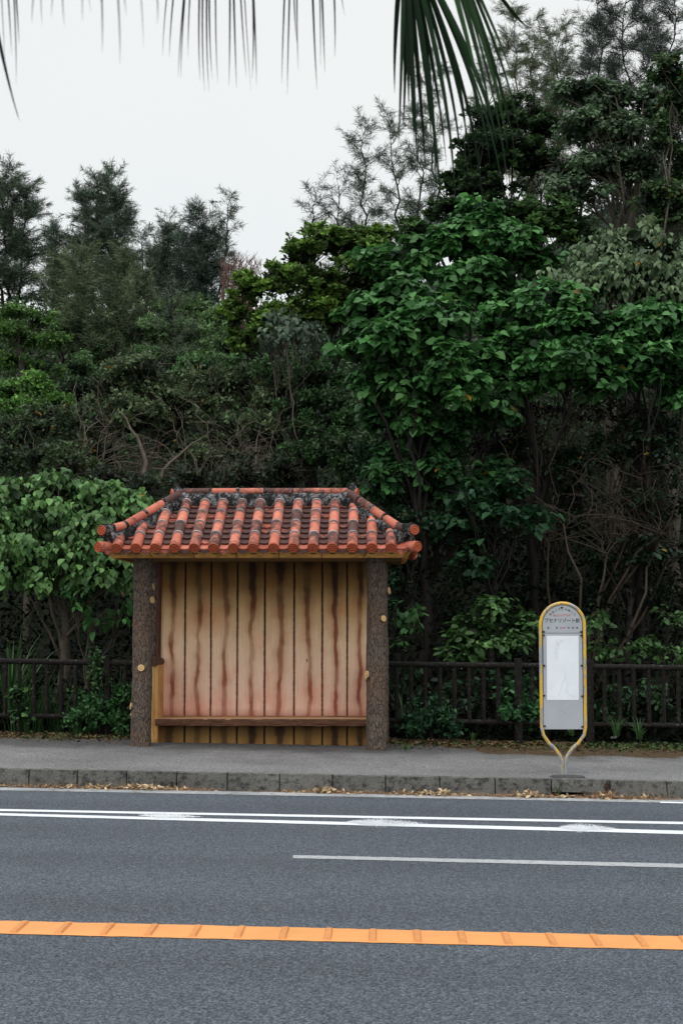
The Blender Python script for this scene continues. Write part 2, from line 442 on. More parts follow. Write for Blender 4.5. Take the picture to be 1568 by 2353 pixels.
def worldloc(o):
    p = Vector(o.location)
    while o.parent:
        o = o.parent; p += Vector(o.location)
    return p

def put(o, parent):     # meshes are written in world coordinates: shift them into the parent's frame
    o.parent = parent
    off = worldloc(parent)
    o.location = -off + o.location if o.type == 'MESH' else o.location

def tag(o, label=None, cat=None, group=None, kind=None):
    if label: o['label'] = label
    if cat: o['category'] = cat
    if group: o['group'] = group
    if kind: o['kind'] = kind
    return o

def thing(name, loc, label, cat, group=None):
    o = bpy.data.objects.new(name, None)
    o.empty_display_size = 0.2
    o.location = loc
    C.objects.link(o)
    return tag(o, label, cat, group)

def copy_thing(o, loc, label):
    c = o.copy(); C.objects.link(c); c.location = loc; c['label'] = label
    for ch in [x for x in bpy.data.objects if x.parent == o]:
        d = ch.copy(); C.objects.link(d); d.parent = c
    return c

# ------------------------------------------------------------------ ground
KY = G(784, 1821).y                 # kerb face
PZ = 0.19                           # pavement above road
FENCEY = 21.85

def strip(name, y0, y1, z0, mat, x0=-60, x1=60, kind='structure', n=2):
    s = mb(mat)
    s.add([(x0, y0, gz(x0, z0)), (x1, y0, gz(x1, z0)), (x1, y1, gz(x1, z0)), (x0, y1, gz(x0, z0))], [(0, 1, 2, 3)])
    return tag(s.build(name), kind=kind)

strip('road', 4.0, KY + 0.01, 0.0, 'road')
strip('near_pavement', -14, 4.0, 0.12, 'pavement')
strip('pavement', KY + 0.155, 22.6, PZ, 'pavement')

# kerb blocks
s = mb('kerb')
kx = [G(p, 1821).x for p in (36, 155, 275, 396, 517, 640, 763, 885, 1008, 1132, 1257, 1385, 1508)]
step = (kx[-1] - kx[0]) / 12
xs = [kx[0] - step * k for k in range(70, 0, -1)] + kx + [kx[-1] + step * k for k in range(1, 70)]
drain0, drain1 = G(1266, 1830).x, G(1338, 1830).x
for a, b2 in zip(xs[:-1], xs[1:]):
    dz = random.uniform(-0.004, 0.004); dy = random.uniform(-0.004, 0.004)
    g_ = 0.006
    def kb(xa, xb, za, zb):
        s.hexa([(xa, KY + dy, gz(xa, za)), (xb, KY + dy, gz(xb, za)), (xb, KY + .16, gz(xb, za)), (xa, KY + .16, gz(xa, za))],
               [(xa, KY + dy + 0.02, gz(xa, zb + dz)), (xb, KY + dy + 0.02, gz(xb, zb + dz)), (xb, KY + .16, gz(xb, zb + dz)), (xa, KY + .16, gz(xa, zb + dz))])
    if a < drain0 < b2:
        kb(a + g_, b2 - g_, 0.055, PZ + 0.004)
        kb(a + g_, drain0, -0.1, 0.053)
        if drain1 < b2: kb(drain1, b2 - g_, -0.1, 0.053)
    else:
        kb(a + g_, b2 - g_, -0.1, PZ + 0.004)
kerb = tag(s.build('kerb', bevel=0.014, seg=3), kind='structure')
s = mb('black')
s.box((-50, KY + 0.03, -1.2), (50, KY + 0.15, -1.19))
s.v = []; s.f = []; s.mi = []; s.sm = []
for a, b2 in zip(xs[:-1], xs[1:]):
    s.hexa([(b2 - .01, KY + 0.028, gz(b2, -0.08)), (b2 + .01, KY + 0.028, gz(b2, -0.08)), (b2 + .01, KY + .15, gz(b2, -0.08)), (b2 - .01, KY + .15, gz(b2, -0.08))],
           [(b2 - .01, KY + 0.028, gz(b2, PZ - .01)), (b2 + .01, KY + 0.028, gz(b2, PZ - .01)), (b2 + .01, KY + .15, gz(b2, PZ - .01)), (b2 - .01, KY + .15, gz(b2, PZ - .01))])
s.box((drain0 - .02, KY + 0.09, gz(drain0, -0.05)), (drain1 + .02, KY + 0.155, gz(drain0, 0.06)))
tag(s.build('kerb_joint'), kind='structure')

# light gutter edge against the kerb + painted lines
def ground_quad(s, pts, z):
    ps = [G(px, py) for px, py in pts]
    s.add([(p.x, p.y, gz(p.x, z)) for p in ps], [(0, 1, 2, 3)])

def line(name, mat, xa, ya0, ya1, xb, yb0, yb1, z=0.004, ext=True, n=60, rag=0.004):
    """strip between two photo columns (upper, lower edge), straight on the ground"""
    A0, A1, B0, B1 = G(xa, ya0), G(xa, ya1), G(xb, yb0), G(xb, yb1)
    s = mb(mat)
    t0, t1 = (-1.5, 2.5) if ext is True else ext
    vs = []; fs = []
    n = int(n * (t1 - t0))
    for i in range(n + 1):
        t = t0 + (t1 - t0) * i / n
        for P, Q in ((A0, B0), (A1, B1)):
            p = P.lerp(Q, t)
            vs.append((p.x, p.y + random.uniform(-rag, rag), gz(p.x, z)))
        if i: fs.append((2*i-2, 2*i-1, 2*i+1, 2*i))
    s.add(vs, fs)
    return tag(s.build(name), kind='structure')

line('gutter_strip', 'gutter', 0, 1809, 1815.5, 1568, 1836, 1845, 0.003)
line('white_line', 'white_paint', 0, 1859, 1863.5, 1568, 1888.5, 1894, 0.004)
line('white_line', 'white_paint', 0, 1868.5, 1874, 1568, 1909, 1917, 0.0045)
line('lane_line', 'grey_paint', 673, 1965, 1972, 1568, 1985, 1994, 0.004, (0, 2.2), rag=0.006)
line('edge_mark', 'white_paint', 1515, 1843, 1846, 1568, 1844, 1847, 0.008, (0, 10))
line('orange_centre_line', 'orange_paint', 0, 2116, 2146, 1568, 2152, 2183, 0.004, rag=0.007)
# raised ribs across the orange line
s = mb('orange_rib')
ribx = [45, 146, 246, 344, 444, 545, 646, 749, 851, 953, 1057, 1160, 1264, 1367, 1472]
rw = [G(x, 2116 + 36 * x / 1568 + 15).x for x in ribx]
st = (rw[-1] - rw[0]) / 14
ya = G(0, 2117).y; yb = G(1568, 2153).y; yc_ = G(0, 2145).y; yd = G(1568, 2182).y
xA, xB = G(0, 2130).x, G(1568, 2167).x
for k in range(-14, 29):
    x = rw[0] + st * k
    t = (x - xA) / (xB - xA)
    yt = ya + (yb - ya) * t - 0.02; yl = yc_ + (yd - yc_) * t + 0.02
    w_ = 0.016
    s.hexa([(x - w_ * 1.6, yl, gz(x, 0.002)), (x + w_ * 1.6, yl, gz(x, 0.002)), (x + w_ * 1.6, yt, gz(x, 0.002)), (x - w_ * 1.6, yt, gz(x, 0.002))],
           [(x - w_, yl + .01, gz(x, 0.017)), (x + w_, yl + .01, gz(x, 0.017)), (x + w_, yt - .01, gz(x, 0.017)), (x - w_, yt - .01, gz(x, 0.017))])
tag(s.build('line_ribs'), kind='structure')
# feathered white dabs between the two lines
s = mb('white_paint')
for (x0, x1, y0, y1, yq) in ((318, 470, 1870, 1881, 1875), (795, 985, 1883, 1899, 1890), (1282, 1420, 1894.5, 1911, 1902)):
    def env(t):      # half height in px along the dab
        return (1 - (abs(t - 0.35) / (0.35 if t < 0.35 else 0.65)) ** 1.3) * 0.5 * (y1 - y0)
    # solid core
    top, bot = [], []
    for i in range(25):
        t = 0.02 + i / 24 * 0.42
        e = env(t) * 0.65 * random.uniform(0.6, 1.15)
        x = x0 + (x1 - x0) * t; yy = yq + (t - 0.35) * 3
        top.append(G(x, yy - e)); bot.append(G(x, yy + e))
    vs = []; fs = []
    for i, (a, b2) in enumerate(zip(top, bot)):
        vs += [(a.x, a.y, gz(a.x, 0.006)), (b2.x, b2.y, gz(b2.x, 0.006))]
        if i: fs.append((2*i-2, 2*i-1, 2*i+1, 2*i))
    s.add(vs, fs)
    for _ in range(2600):
        t = min(1.0, random.betavariate(1.8, 2.6))
        e = env(t) * 1.1
        zz_ = 0.0062 + 0.0000004 * _; yy = yq + (t - 0.35) * 4 + random.gauss(0, 0.5) * e
        p = G(x0 + (x1 - x0) * t, yy); r = random.uniform(0.003, 0.008)
        s.add([(p.x - r * 1.5, p.y, gz(p.x, zz_)), (p.x, p.y - r, gz(p.x, zz_)), (p.x + r * 1.5, p.y, gz(p.x, zz_)), (p.x, p.y + r, gz(p.x, zz_))], [(0, 1, 2, 3)])
tag(s.build('road_marking'), kind='structure')

# ------------------------------------------------------------------ hill
PROF = [(21.9, 0.15), (24, 0.25), (28, 1.3), (34, 4.4), (40, 7.8), (48, 11.6), (56, 13.6), (70, 15.0), (100, 15.5), (400, 15.5)]
def hillz(x, y):
    h = np.interp(y, [p[0] for p in PROF], [p[1] for p in PROF])
    k = 1 + 0.32 * ss(0.5, 7, x - (y - 22) * 0.06)
    bump = 0.25 * mnoise.noise(Vector((x * 0.25, y * 0.25, 3)))
    return h * k + gz(x) * ss(40, 22, y) + bump * ss(22, 26, y)
s = mb('hill')
ys_ = [21.95, 22.4, 23] + [24 + i * 1.0 for i in range(50)] + [80, 100, 150, 400]
xs_ = [-220, -120, -60] + [-40 + i * 1.25 for i in range(65)] + [60, 120, 220]
vs = [(x, y, hillz(x, y)) for y in ys_ for x in xs_]
nx = len(xs_)
s.add(vs, [(j*nx+i, j*nx+i+1, (j+1)*nx+i+1, (j+1)*nx+i) for j in range(len(ys_)-1) for i in range(nx-1)], True)
tag(s.build('hill'), kind='structure')
s = mb('hill')
s.add([(-600, -300, -12), (600, -300, -12), (600, 900, -12), (-600, 900, -12)], [(0, 1, 2, 3)])
tag(s.build('ground'), kind='structure')

# ------------------------------------------------------------------ shelter
YF = 20.35
pl = G(325, 1717, PZ); pr = G(864, 1723, PZ)
XL = W(325, 1700, YF).x; XR = W(864, 1700, YF).x
shelter = thing('bus_shelter', ((XL + XR) / 2, YF, gz((XL + XR) / 2, PZ)),
                'bus shelter with red tiled hip roof, bark-covered posts and stained board back wall', 'bus shelter')
YB = YF + 1.25                    # rear posts
YW = YF + 1.12                    # back wall face
YBN = YF + 0.55                   # bench front
ytop = W(584, 1281, YF - 0.55).z  # underside of the fascia

def post(x, y, r, seed, knots):
    zb = gz(x, PZ) - 0.04; zt = ytop + 0.12
    n = 90; seg = 56
    s = mb('bark')
    vs = []; fs = []
    for i in range(n + 1):
        t = i / n; z = zb + (zt - zb) * t
        cx = x + 0.012 * mnoise.noise(Vector((seed, 0, z * 1.2))) ; cy = y + 0.012 * mnoise.noise(Vector((seed + 9, 0, z * 1.2)))
        rr = r * (1.03 - 0.08 * t + 0.06 * math.exp(-t * 30))
        for k in range(seg):
            an = 2 * math.pi * k / seg
            p = Vector((math.cos(an), math.sin(an), 0))
            q = Vector((p.x * 1.3 + seed, p.y * 1.3, z * 2.5))
            rel = rr * (1 + 0.06 * mnoise.noise(q) + 0.05 * mnoise.noise(q * 3.1) + 0.03 * mnoise.noise(Vector((q.x * 7, q.y * 7, q.z * 2.5))))
            vs.append((cx + p.x * rel, cy + p.y * rel, z))
    for i in range(n):
        for k in range(seg):
            k2 = (k + 1) % seg
            fs.append((i*seg+k, i*seg+k2, (i+1)*seg+k2, (i+1)*seg+k))
    s.add(vs, fs, True)
    o = s.build('post', shelter)
    for (z, ang, rk, out) in knots:
        d = Vector((math.sin(math.radians(ang)), -math.cos(math.radians(ang)), 0.12)).normalized()
        c0 = Vector((x, y, z)) + d * (r * 0.8)
        kk = mb('bark')
        kk.tube([c0, c0 + d * (r * 0.2 + out * 0.7)], [rk * 1.5, rk * 1.12], 18, True, 0.3)
        kk.mat(M['cut_wood'])
        kk.tube([c0 + d * (r * 0.2), c0 + d * (r * 0.2 + out)], [rk, rk * 0.96], 20, True, 0.15)
        kk.mat(M['fascia'])
        kk.tube([c0 + d * (r * 0.2 + out), c0 + d * (r * 0.2 + out + 0.003)], [rk * 0.5, rk * 0.45], 14, True, 0.3)
        kk.mat(M['cut_wood'])
        kk.tube([c0 + d * (r * 0.2 + out + .002), c0 + d * (r * 0.2 + out + 0.005)], [rk * 0.38, rk * 0.36], 14, True, 0.3)
        kn = kk.build('knot', o)
        kn.location = (0, 0, 0); kn.location = -worldloc(o)
    return o

def put_sub(child, par):
    child.parent = par
    child.location = -worldloc(par)

zk = lambda py: W(325, py, YF - 0.15).z
PR = 0.136
post(XL, YF, PR, 1.3, [(zk(1537), 3, 0.047, 0.012), (zk(1381), 62, 0.045, 0.035), (zk(1350), 85, 0.05, 0.02), (zk(1626), -72, 0.05, 0.02), (zk(1645), -78, 0.035, 0.012)])
post(XR, YF, PR, 5.1, [(zk(1424), 40, 0.045, 0.03), (zk(1552), -58, 0.052, 0.022), (zk(1561), -70, 0.035, 0.025)])
post(XL, YB, PR, 8.7, [])
post(XR + 0.03, YB, PR * 1.02, 12.9, [(zk(1355), 70, 0.05, 0.03)])

# back wall boards
bx = [W(p, 1500, YW).x for p in (366, 425, 484.5, 545, 608, 675.5, 740, 797, 852)]
zb0 = W(600, 1641, YW).z; zt0 = ytop + 0.1
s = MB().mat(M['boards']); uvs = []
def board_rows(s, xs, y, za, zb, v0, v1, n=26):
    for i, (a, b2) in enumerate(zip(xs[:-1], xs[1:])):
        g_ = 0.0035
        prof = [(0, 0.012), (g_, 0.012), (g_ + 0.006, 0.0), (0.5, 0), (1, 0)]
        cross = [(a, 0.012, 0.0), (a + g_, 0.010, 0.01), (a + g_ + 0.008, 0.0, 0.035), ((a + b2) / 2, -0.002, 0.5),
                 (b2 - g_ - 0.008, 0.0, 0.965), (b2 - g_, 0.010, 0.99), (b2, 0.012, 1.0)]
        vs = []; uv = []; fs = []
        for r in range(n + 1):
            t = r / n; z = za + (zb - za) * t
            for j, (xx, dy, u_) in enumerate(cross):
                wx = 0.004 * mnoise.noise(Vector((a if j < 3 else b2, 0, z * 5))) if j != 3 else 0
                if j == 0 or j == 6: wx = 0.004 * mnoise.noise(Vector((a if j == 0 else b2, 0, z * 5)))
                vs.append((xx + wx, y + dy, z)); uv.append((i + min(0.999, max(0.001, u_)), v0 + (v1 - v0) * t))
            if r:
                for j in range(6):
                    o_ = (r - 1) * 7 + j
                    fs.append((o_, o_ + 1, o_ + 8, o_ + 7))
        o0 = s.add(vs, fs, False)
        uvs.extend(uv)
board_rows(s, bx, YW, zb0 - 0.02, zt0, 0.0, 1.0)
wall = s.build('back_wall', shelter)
uvl = wall.data.uv_layers.new(name='board')
li = np.empty(len(wall.data.loops), dtype=np.int32); wall.data.loops.foreach_get('vertex_index', li)
uvl.data.foreach_set('uv', np.array(uvs, dtype=np.float32)[li].ravel())
s = mb('fascia'); s.box((bx[0] - .0, YW + 0.014, gz(0, PZ) - 0.05), (bx[-1], YW + 0.09, zt0))
ws = s.build('wall_slab', shelter)
# blue-grey blotch on the boards
# skirt under the bench
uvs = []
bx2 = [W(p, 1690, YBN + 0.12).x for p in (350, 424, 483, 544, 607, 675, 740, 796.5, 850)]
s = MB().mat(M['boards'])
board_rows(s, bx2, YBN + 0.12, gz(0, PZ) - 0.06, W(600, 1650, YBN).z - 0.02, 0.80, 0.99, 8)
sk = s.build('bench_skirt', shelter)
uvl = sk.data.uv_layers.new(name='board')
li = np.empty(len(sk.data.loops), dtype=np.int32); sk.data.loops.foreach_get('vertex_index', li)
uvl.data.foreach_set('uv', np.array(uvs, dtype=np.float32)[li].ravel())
# bench seat with rough bark front edge
zbt = W(600, 1651.5, YBN).z; zbb = W(600, 1667.5, YBN).z
xb0 = W(357, 1655, YBN).x; xb1 = W(852, 1655, YBN).x
s = mb('bench')
n = 160
vs = []; fs = []
for i in range(n + 1):
    x = xb0 + (xb1 - xb0) * i / n
    for j in range(5):
        z = zbb + (zbt - zbb) * j / 4
        dy = 0.012 * mnoise.noise(Vector((x * 9, 0, z * 30))) + (0.006 if j in (0, 4) else 0)
        vs.append((x, YBN + dy, z + (0.006 * mnoise.noise(Vector((x * 5, 3, 0))) if j == 0 else 0)))
    if i:
        for j in range(4):
            o_ = (i - 1) * 5 + j
            fs.append((o_, o_ + 5, o_ + 6, o_ + 1))
s.add(vs, fs, True)
s.mat(M['soffit']); s.box((xb0, YBN + 0.022, zbb + 0.004), (xb1, YW - 0.004, zbt - 0.012))
s.mat(M['bench_top']); s.box((xb0, YBN + 0.008, zbt - 0.010), (xb1, YW - 0.002, zbt + 0.001))
s.build('bench_seat', shelter)
# left side panel beside the bench
s = mb('panel_wood')
xp0, xp1 = W(345, 1600, YBN + .05).x, W(363.5, 1600, YBN + .05).x
zp = W(355, 1527, YBN).z
s.box((xp0, YBN + 0.045, gz(xp0, PZ) - .03), (xp0 + (xp1 - xp0) * 0.52, YW - 0.01, zp))
s.box((xp0 + (xp1 - xp0) * 0.54, YBN + 0.04, gz(xp0, PZ) - .03), (xp1, YW - 0.01, zp - 0.004))
sp_ = s.build('side_panel', shelter, bevel=0.006)
s = mb('log')
s.tube([(xp0 + .06, YBN + 0.02, zp + .035), (xp0 + .065, YBN + 0.3, zp + .035), (xp0 + .06, YW, zp + .03)], [0.062, 0.066, 0.064], 18, True, 0.12)
put_sub(s.build('rail'), sp_)
s = mb('panel_wood')
xq = W(848, 1600, YBN + .05).x
s.box((xq, YBN + 0.045, gz(xq, PZ) - .03), (xq + .1, YW - 0.01, zp))
sp2 = s.build('side_panel', shelter, bevel=0.006)
s = mb('redbark')
s.tube([(bx[0] + 0.0, YW - 0.02, zb0 - .05), (bx[0] - 0.005, YW - 0.02, (zb0 + zt0) / 2), (bx[0], YW - 0.02, zt0)], [0.035, 0.03, 0.03], 12, True, 0.2)
s.build('corner_trim', shelter)

# --- roof
ye0 = YF - 0.62; ye1 = YB + 0.55
yrc = (ye0 + ye1) / 2
EL = W(236, 1252, ye0); ER = W(950, 1252, ye0)
ex0, ex1 = EL.x, ER.x
ze = W(584, 1258, ye0).z
rx0 = W(418, 1150, yrc).x; rx1 = W(797, 1150, yrc).x
zr = W(600, 1150, yrc).z - 0.02
def roofz_front(y): return ze + (y - ye0) / (yrc - ye0) * (zr - ze)
P = [Vector((ex0, ye0, ze)), Vector((ex1, ye0, ze)), Vector((ex1, ye1, ze)), Vector((ex0, ye1, ze))]
R0 = Vector((rx0, yrc, zr)); R1 = Vector((rx1, yrc, zr))
roof_mb = mb('terracotta')
roof_mb.cur = {'dirt': 0.6, 'tone': 0.3}
dn = Vector((0, 0, -0.05))
roof_mb.add([P[0]+dn, P[1]+dn, P[2]+dn, P[3]+dn, R0+dn, R1+dn], [(0, 1, 5, 4), (1, 2, 5), (2, 3, 4, 5), (3, 0, 4)])
discs = []
def slope(A, B, ncol, x_first=None, hipA=None, hipB=None, cols=None):
    """tile one slope: A->B along the eave, rising to the ridge points hipA, hipB"""
    e = (B - A); L = e.length; e.normalize()
    nrm = (hipA - A).cross(e)           # points down or up
    if nrm.z < 0: nrm = -nrm
    nrm.normalize()
    updir = nrm.cross(e)
    if updir.z < 0: updir = -updir
    H = (hipA - A).dot(updir)
    a_s = (hipA - A).dot(e); b_s = (hipB - A).dot(e)
    if cols is None:
        cols = [L * (k + 1) / (ncol + 1) for k in range(ncol)]
    def hmax(sx_):
        if sx_ < a_s: return H * sx_ / a_s
        if sx_ > b_s: return H * (L - sx_) / (L - b_s)
        return H
    pitch = cols[1] - cols[0]
    s = roof_mb
    # cover tiles
    for c_ in cols:
        hm = hmax(c_) - 0.03
        tl = 0.335
        h = -0.045
        k = 0
        jit = random.uniform(-0.006, 0.006)
        while h < hm - 0.05:
            h2 = min(h + tl, hm)
            if k == 0: h2 = min(h + tl * 1.06, hm)
            lift = 0.012
            base = A + e * (c_ + jit) + nrm * 0.015
            p0 = base + updir * h + nrm * lift; p1 = base + updir * h2
            d_ = random.uniform(0.38, 0.62) + (0.10 if h > H * 0.62 else 0)
            if random.random() < 0.14: d_ += 0.15
            s.cur = {'dirt': d_, 'tone': random.uniform(0.3, 1.0)}
            s.mat(M['terracotta'])
            s.tube([p0, p0.lerp(p1, 0.5), p1], [0.073, 0.071, 0.066], 18, True)
            if k > 0:
                s.mat(M['mortar'])
                s.cur = {'dirt': 0.3, 'tone': 0}
                s.tube([p0 - updir * 0.009, p0 + updir * 0.010], [0.078, 0.0755], 18, True, 0.10)
            else:
                discs.append((p0 - updir * 0.002, -updir, 0.073))
            h = h2; k += 1
        # dark fillet both sides of the cover tile, gap shadow put into its colour
        s.mat(M['terracotta']); s.cur = {'dirt': 0.95, 'tone': 0}
        if hm > 0.1:
            b0 = A + e * c_ - nrm * 0.028
            s.tube([b0 + updir * 0.01, b0 + updir * hm], [0.082, 0.078], 10, True, 0.05)
    # pan tiles
    edges = [cols[0] - pitch] + list(cols) + [cols[-1] + pitch]
    for i in range(len(edges) - 1):
        ca, cb = edges[i], edges[i + 1]
        mid = (ca + cb) / 2
        hm = max(0, hmax(mid))
        if mid < 0.02 or mid > L - 0.02: continue
        course = 0.158
        k = 0; h = -0.02
        while h < hm - 0.03:
            h2 = h + course * 1.15
            w0 = pitch * 0.5 - 0.045
            s.mat(M['terracotta'])
            s.cur = {'dirt': (0.38 if k == 0 else random.uniform(0.55, 0.9)), 'tone': random.uniform(0.0, 0.8)}
            vs = []; ns = 6
            for (hh, zz) in ((h, 0.026), (h2, -0.004)):
                for q in range(ns + 1):
                    tt = -1 + 2 * q / ns
                    vs.append(A + e * (mid + tt * w0) + updir * hh + nrm * (zz - 0.022 + 0.022 * tt * tt - 0.01))
            for q in range(ns + 1):
                tt = -1 + 2 * q / ns
                vs.append(A + e * (mid + tt * w0) + updir * (h + 0.002) + nrm * (-0.016 - 0.022 + 0.022 * tt * tt - 0.01))
            fs = [(q, q + 1, ns + 1 + q + 1, ns + 1 + q) for q in range(ns)] + [(2*(ns+1)+q, 2*(ns+1)+q+1, q+1, q) for q in range(ns)]
            s.add(vs, fs, False)
            if k == 0:      # hanging eave tongue
                s.cur = {'dirt': random.uniform(0.52, 0.8), 'tone': 0.1}
                tip = A + e * mid + updir * (h - 0.0) + Vector((0, 0, -0.105))
                top = []
                for q in range(7):
                    tt = -1 + 2 * q / 6
                    top.append(A + e * (mid + tt * (pitch * 0.5 - 0.03)) + updir * (h - 0.012) + nrm * (-0.022 + 0.022 * tt * tt))
                low = []
                for q in range(7):
                    tt = -1 + 2 * q / 6
                    dep = 0.016 + 0.042 * (1 - abs(tt)) ** 1.2 + 0.008 * math.cos(tt * 9)
                    low.append(top[q] + Vector((0, 0, -dep)) + updir * 0.004)
                fs = [(q, q + 1, 7 + q + 1, 7 + q) for q in range(6)]
                s.add(top + low, fs, False)
                back = [p + updir * 0.02 for p in top + low]
                s.add(back, [f[::-1] for f in fs], False)
            h += course; k += 1

fcols = [W(p, 1252, ye0 - 0.04).x - ex0 for p in (267.6, 312, 357, 401, 446, 491, 536, 581, 627.5, 673, 718.5, 764, 808.5, 853, 898)]
slope(P[0], P[1], 15, hipA=R0, hipB=R1, cols=fcols)
slope(P[1], P[2], 8, hipA=R1, hipB=R1)
slope(P[2], P[3], 15, hipA=R1, hipB=R0)
slope(P[3], P[0], 8, hipA=R0, hipB=R0)
roof = roof_mb.build('roof', shelter)

def disc_part(list_, name='tile_end'):
    for (p, nrm, r) in list_:
        d = mb('disc')
        nrm = nrm.normalized()
        d.tube([p, p + nrm * 0.006], [r * 0.99, r * 0.97], 24, True, smooth=False)
        # rim
        up = Vector((0, 0, 1)); a = nrm.cross(up).normalized(); b2 = nrm.cross(a)
        ring = [p + nrm * 0.008 + (a * math.cos(t) + b2 * math.sin(t)) * r * 0.88 for t in [2 * math.pi * k / 20 for k in range(21)]]
        d.tube(ring, 0.007, 6, False)
        for k in range(6):      # flower of bosses
            t = 2 * math.pi * k / 6
            c = p + nrm * 0.006 + (a * math.cos(t) + b2 * math.sin(t)) * r * 0.45
            d.tube([c, c + nrm * 0.007, c + nrm * 0.010], [r * 0.2, r * 0.17, r * 0.07], 8, True)
        d.tube([p, p + nrm * 0.012, p + nrm * .015], [r * 0.16, r * 0.14, r * .05], 8, True)
        put_sub(d.build(name), roof)

def ridge_run(a, b2, name, body_h, body_w, r, capA=False, capB=False, piece=0.36, curl=0.0):
    d = (b2 - a); L = d.length; d.normalize()
    side = d.cross(Vector((0, 0, 1))).normalized(); upv = side.cross(d)
    if upv.z < 0: upv = -upv
    s = mb('plaster')
    n = max(8, int(L / 0.05)); vs = []; fs = []
    prof = [(-0.5, -0.6), (-0.52, 0.1), (-0.42, 0.7), (-0.15, 1.02), (0.15, 1.02), (0.42, 0.7), (0.52, 0.1), (0.5, -0.6)]
    for i in range(n + 1):
        t = i / n
        base = a + d * (L * t) + Vector((0, 0, curl * max(0, t - 0.75) ** 2 * 8))
        for (u_, w_) in prof:
            q = base + side * (u_ * body_w) + upv * (w_ * body_h)
            q += (side * u_ * 1.0 + upv * 0.3) * (0.05 * mnoise.noise(q * 6) + 0.02 * mnoise.noise(q * 19))
            vs.append(q)
        if i:
            for j in range(7):
                o_ = (i - 1) * 8 + j
                fs.append((o_, o_ + 1, o_ + 9, o_ + 8))
    fs.append(tuple(range(8))); fs.append(tuple(range(n * 8, n * 8 + 8))[::-1])
    s.add(vs, fs, True)
    k = max(1, round(L / piece)); pl_ = L / k
    s.at = {}
    for i in range(k):
        s.mat(M['terracotta']); s.cur = {'dirt': random.uniform(0.42, 0.7), 'tone': random.uniform(0.3, 1)}
        if i == 0 and not capA: s.cur['dirt'] = 0.72
        z0 = Vector((0, 0, curl * max(0, i / k - 0.75) ** 2 * 8)); z1 = Vector((0, 0, curl * max(0, (i + 1) / k - 0.75) ** 2 * 8))
        p0 = a + d * (pl_ * i) + upv * (body_h + r * 0.3) + z0; p1 = a + d * (pl_ * (i + 1)) + upv * (body_h + r * 0.3) + z1
        s.tube([p0, p1], [r * 0.98, r], 16, True)
        s.mat(M['plaster']); s.cur = {'dirt': 0.5, 'tone': 0}
        if 0 < i:
            s.tube([p0 - d * 0.022, p0 + d * 0.022], r * 1.07, 14, True, 0.25)
    o = s.build(name); put_sub(o, roof)
    return p1, d, upv

zoff = Vector((0, 0, 0.01))
# hips, from the ridge down and a little beyond the corner
for Rr, Pc in ((R0, P[0]), (R1, P[1]), (R1, P[2]), (R0, P[3])):
    dirn = (Pc - Rr).normalized()
    flat = Vector((dirn.x, dirn.y, 0)).normalized()
    end = Pc - dirn * 0.10
    pe, d, upv = ridge_run(Rr + zoff - dirn * 0.05, end, 'hip', 0.10, 0.17, 0.060, curl=0.18)
    # raised plaster lip and disc at the hip end
    tip = pe
    h_ = mb('plaster')
    ddir = (d + Vector((0, 0, 0.22))).normalized()
    h_.tube([tip - ddir * 0.16, tip - ddir * 0.05, tip + ddir * 0.02, tip + ddir * 0.04], [0.062, 0.076, 0.082, 0.078], 18, True, 0.2)
    h_.tube([tip - ddir * 0.05 + Vector((0, 0, .055)), tip + ddir * 0.02 + Vector((0, 0, 0.075)), tip + ddir * 0.06 + Vector((0, 0, 0.088))], [0.035, 0.022, 0.008], 10, True, 0.3)
    o = h_.build('hip_end'); put_sub(o, roof)
    fd = (flat + Vector((0, -0.5 if Pc.y < YF + .5 else .5, 0.0))).normalized()
    t2 = mb('terracotta'); t2.cur = {'dirt': 0.85, 'tone': 0.3}
    t2.tube([tip - fd * 0.05, tip + ddir * 0.02 + fd * 0.045], [0.07, 0.072], 18, True)
    put_sub(t2.build('hip_tile'), roof)
    discs.append((tip + ddir * 0.02 + fd * 0.047, fd, 0.068))
    # corner tile below
    t_ = mb('terracotta'); t_.cur = {'dirt': 0.42, 'tone': 0.6}
    cpt = Pc + Vector((0, 0, 0.015))
    cd = (flat * 1.0 + Vector((0, 0, -0.06))).normalized()
    t_.tube([cpt - cd * 0.28, cpt + cd * 0.07], [0.07, 0.073], 18, True)
    o = t_.build('corner_tile'); put_sub(o, roof)
    discs.append((cpt + cd * 0.072, cd, 0.073))
    # pan corner wedge
ridge_run(R0 + zoff + Vector((0.02, 0, 0)), R1 + zoff, 'ridge', 0.125, 0.17, 0.05, piece=0.40)
for Rr, sg in ((R0, -1), (R1, 1)):
    h_ = mb('plaster')
    base = Rr + Vector((sg * 0.02, 0, 0.06))
    h_.tube([base + Vector((-sg * .02, 0, 0.0)), base + Vector((sg * 0.04, 0, 0.08)), base + Vector((sg * .065, 0, 0.15)), base + Vector((sg * .055, 0, 0.22))],
            [0.12, 0.095, 0.055, 0.02], 12, True, 0.5)
    o = h_.build('ridge_end'); put_sub(o, roof)
    discs.append((base + Vector((sg * 0.125, 0, 0.075)), Vector((sg, -0.35, 0)), 0.06))
    t_ = mb('terracotta'); t_.cur = {'dirt': 0.5, 'tone': 0.4}
    t_.tube([base + Vector((0, 0, 0.07)), base + Vector((sg * 0.122, 0, 0.075))], 0.06, 16, True)
    put_sub(t_.build('ridge_tile'), roof)
disc_part(discs)

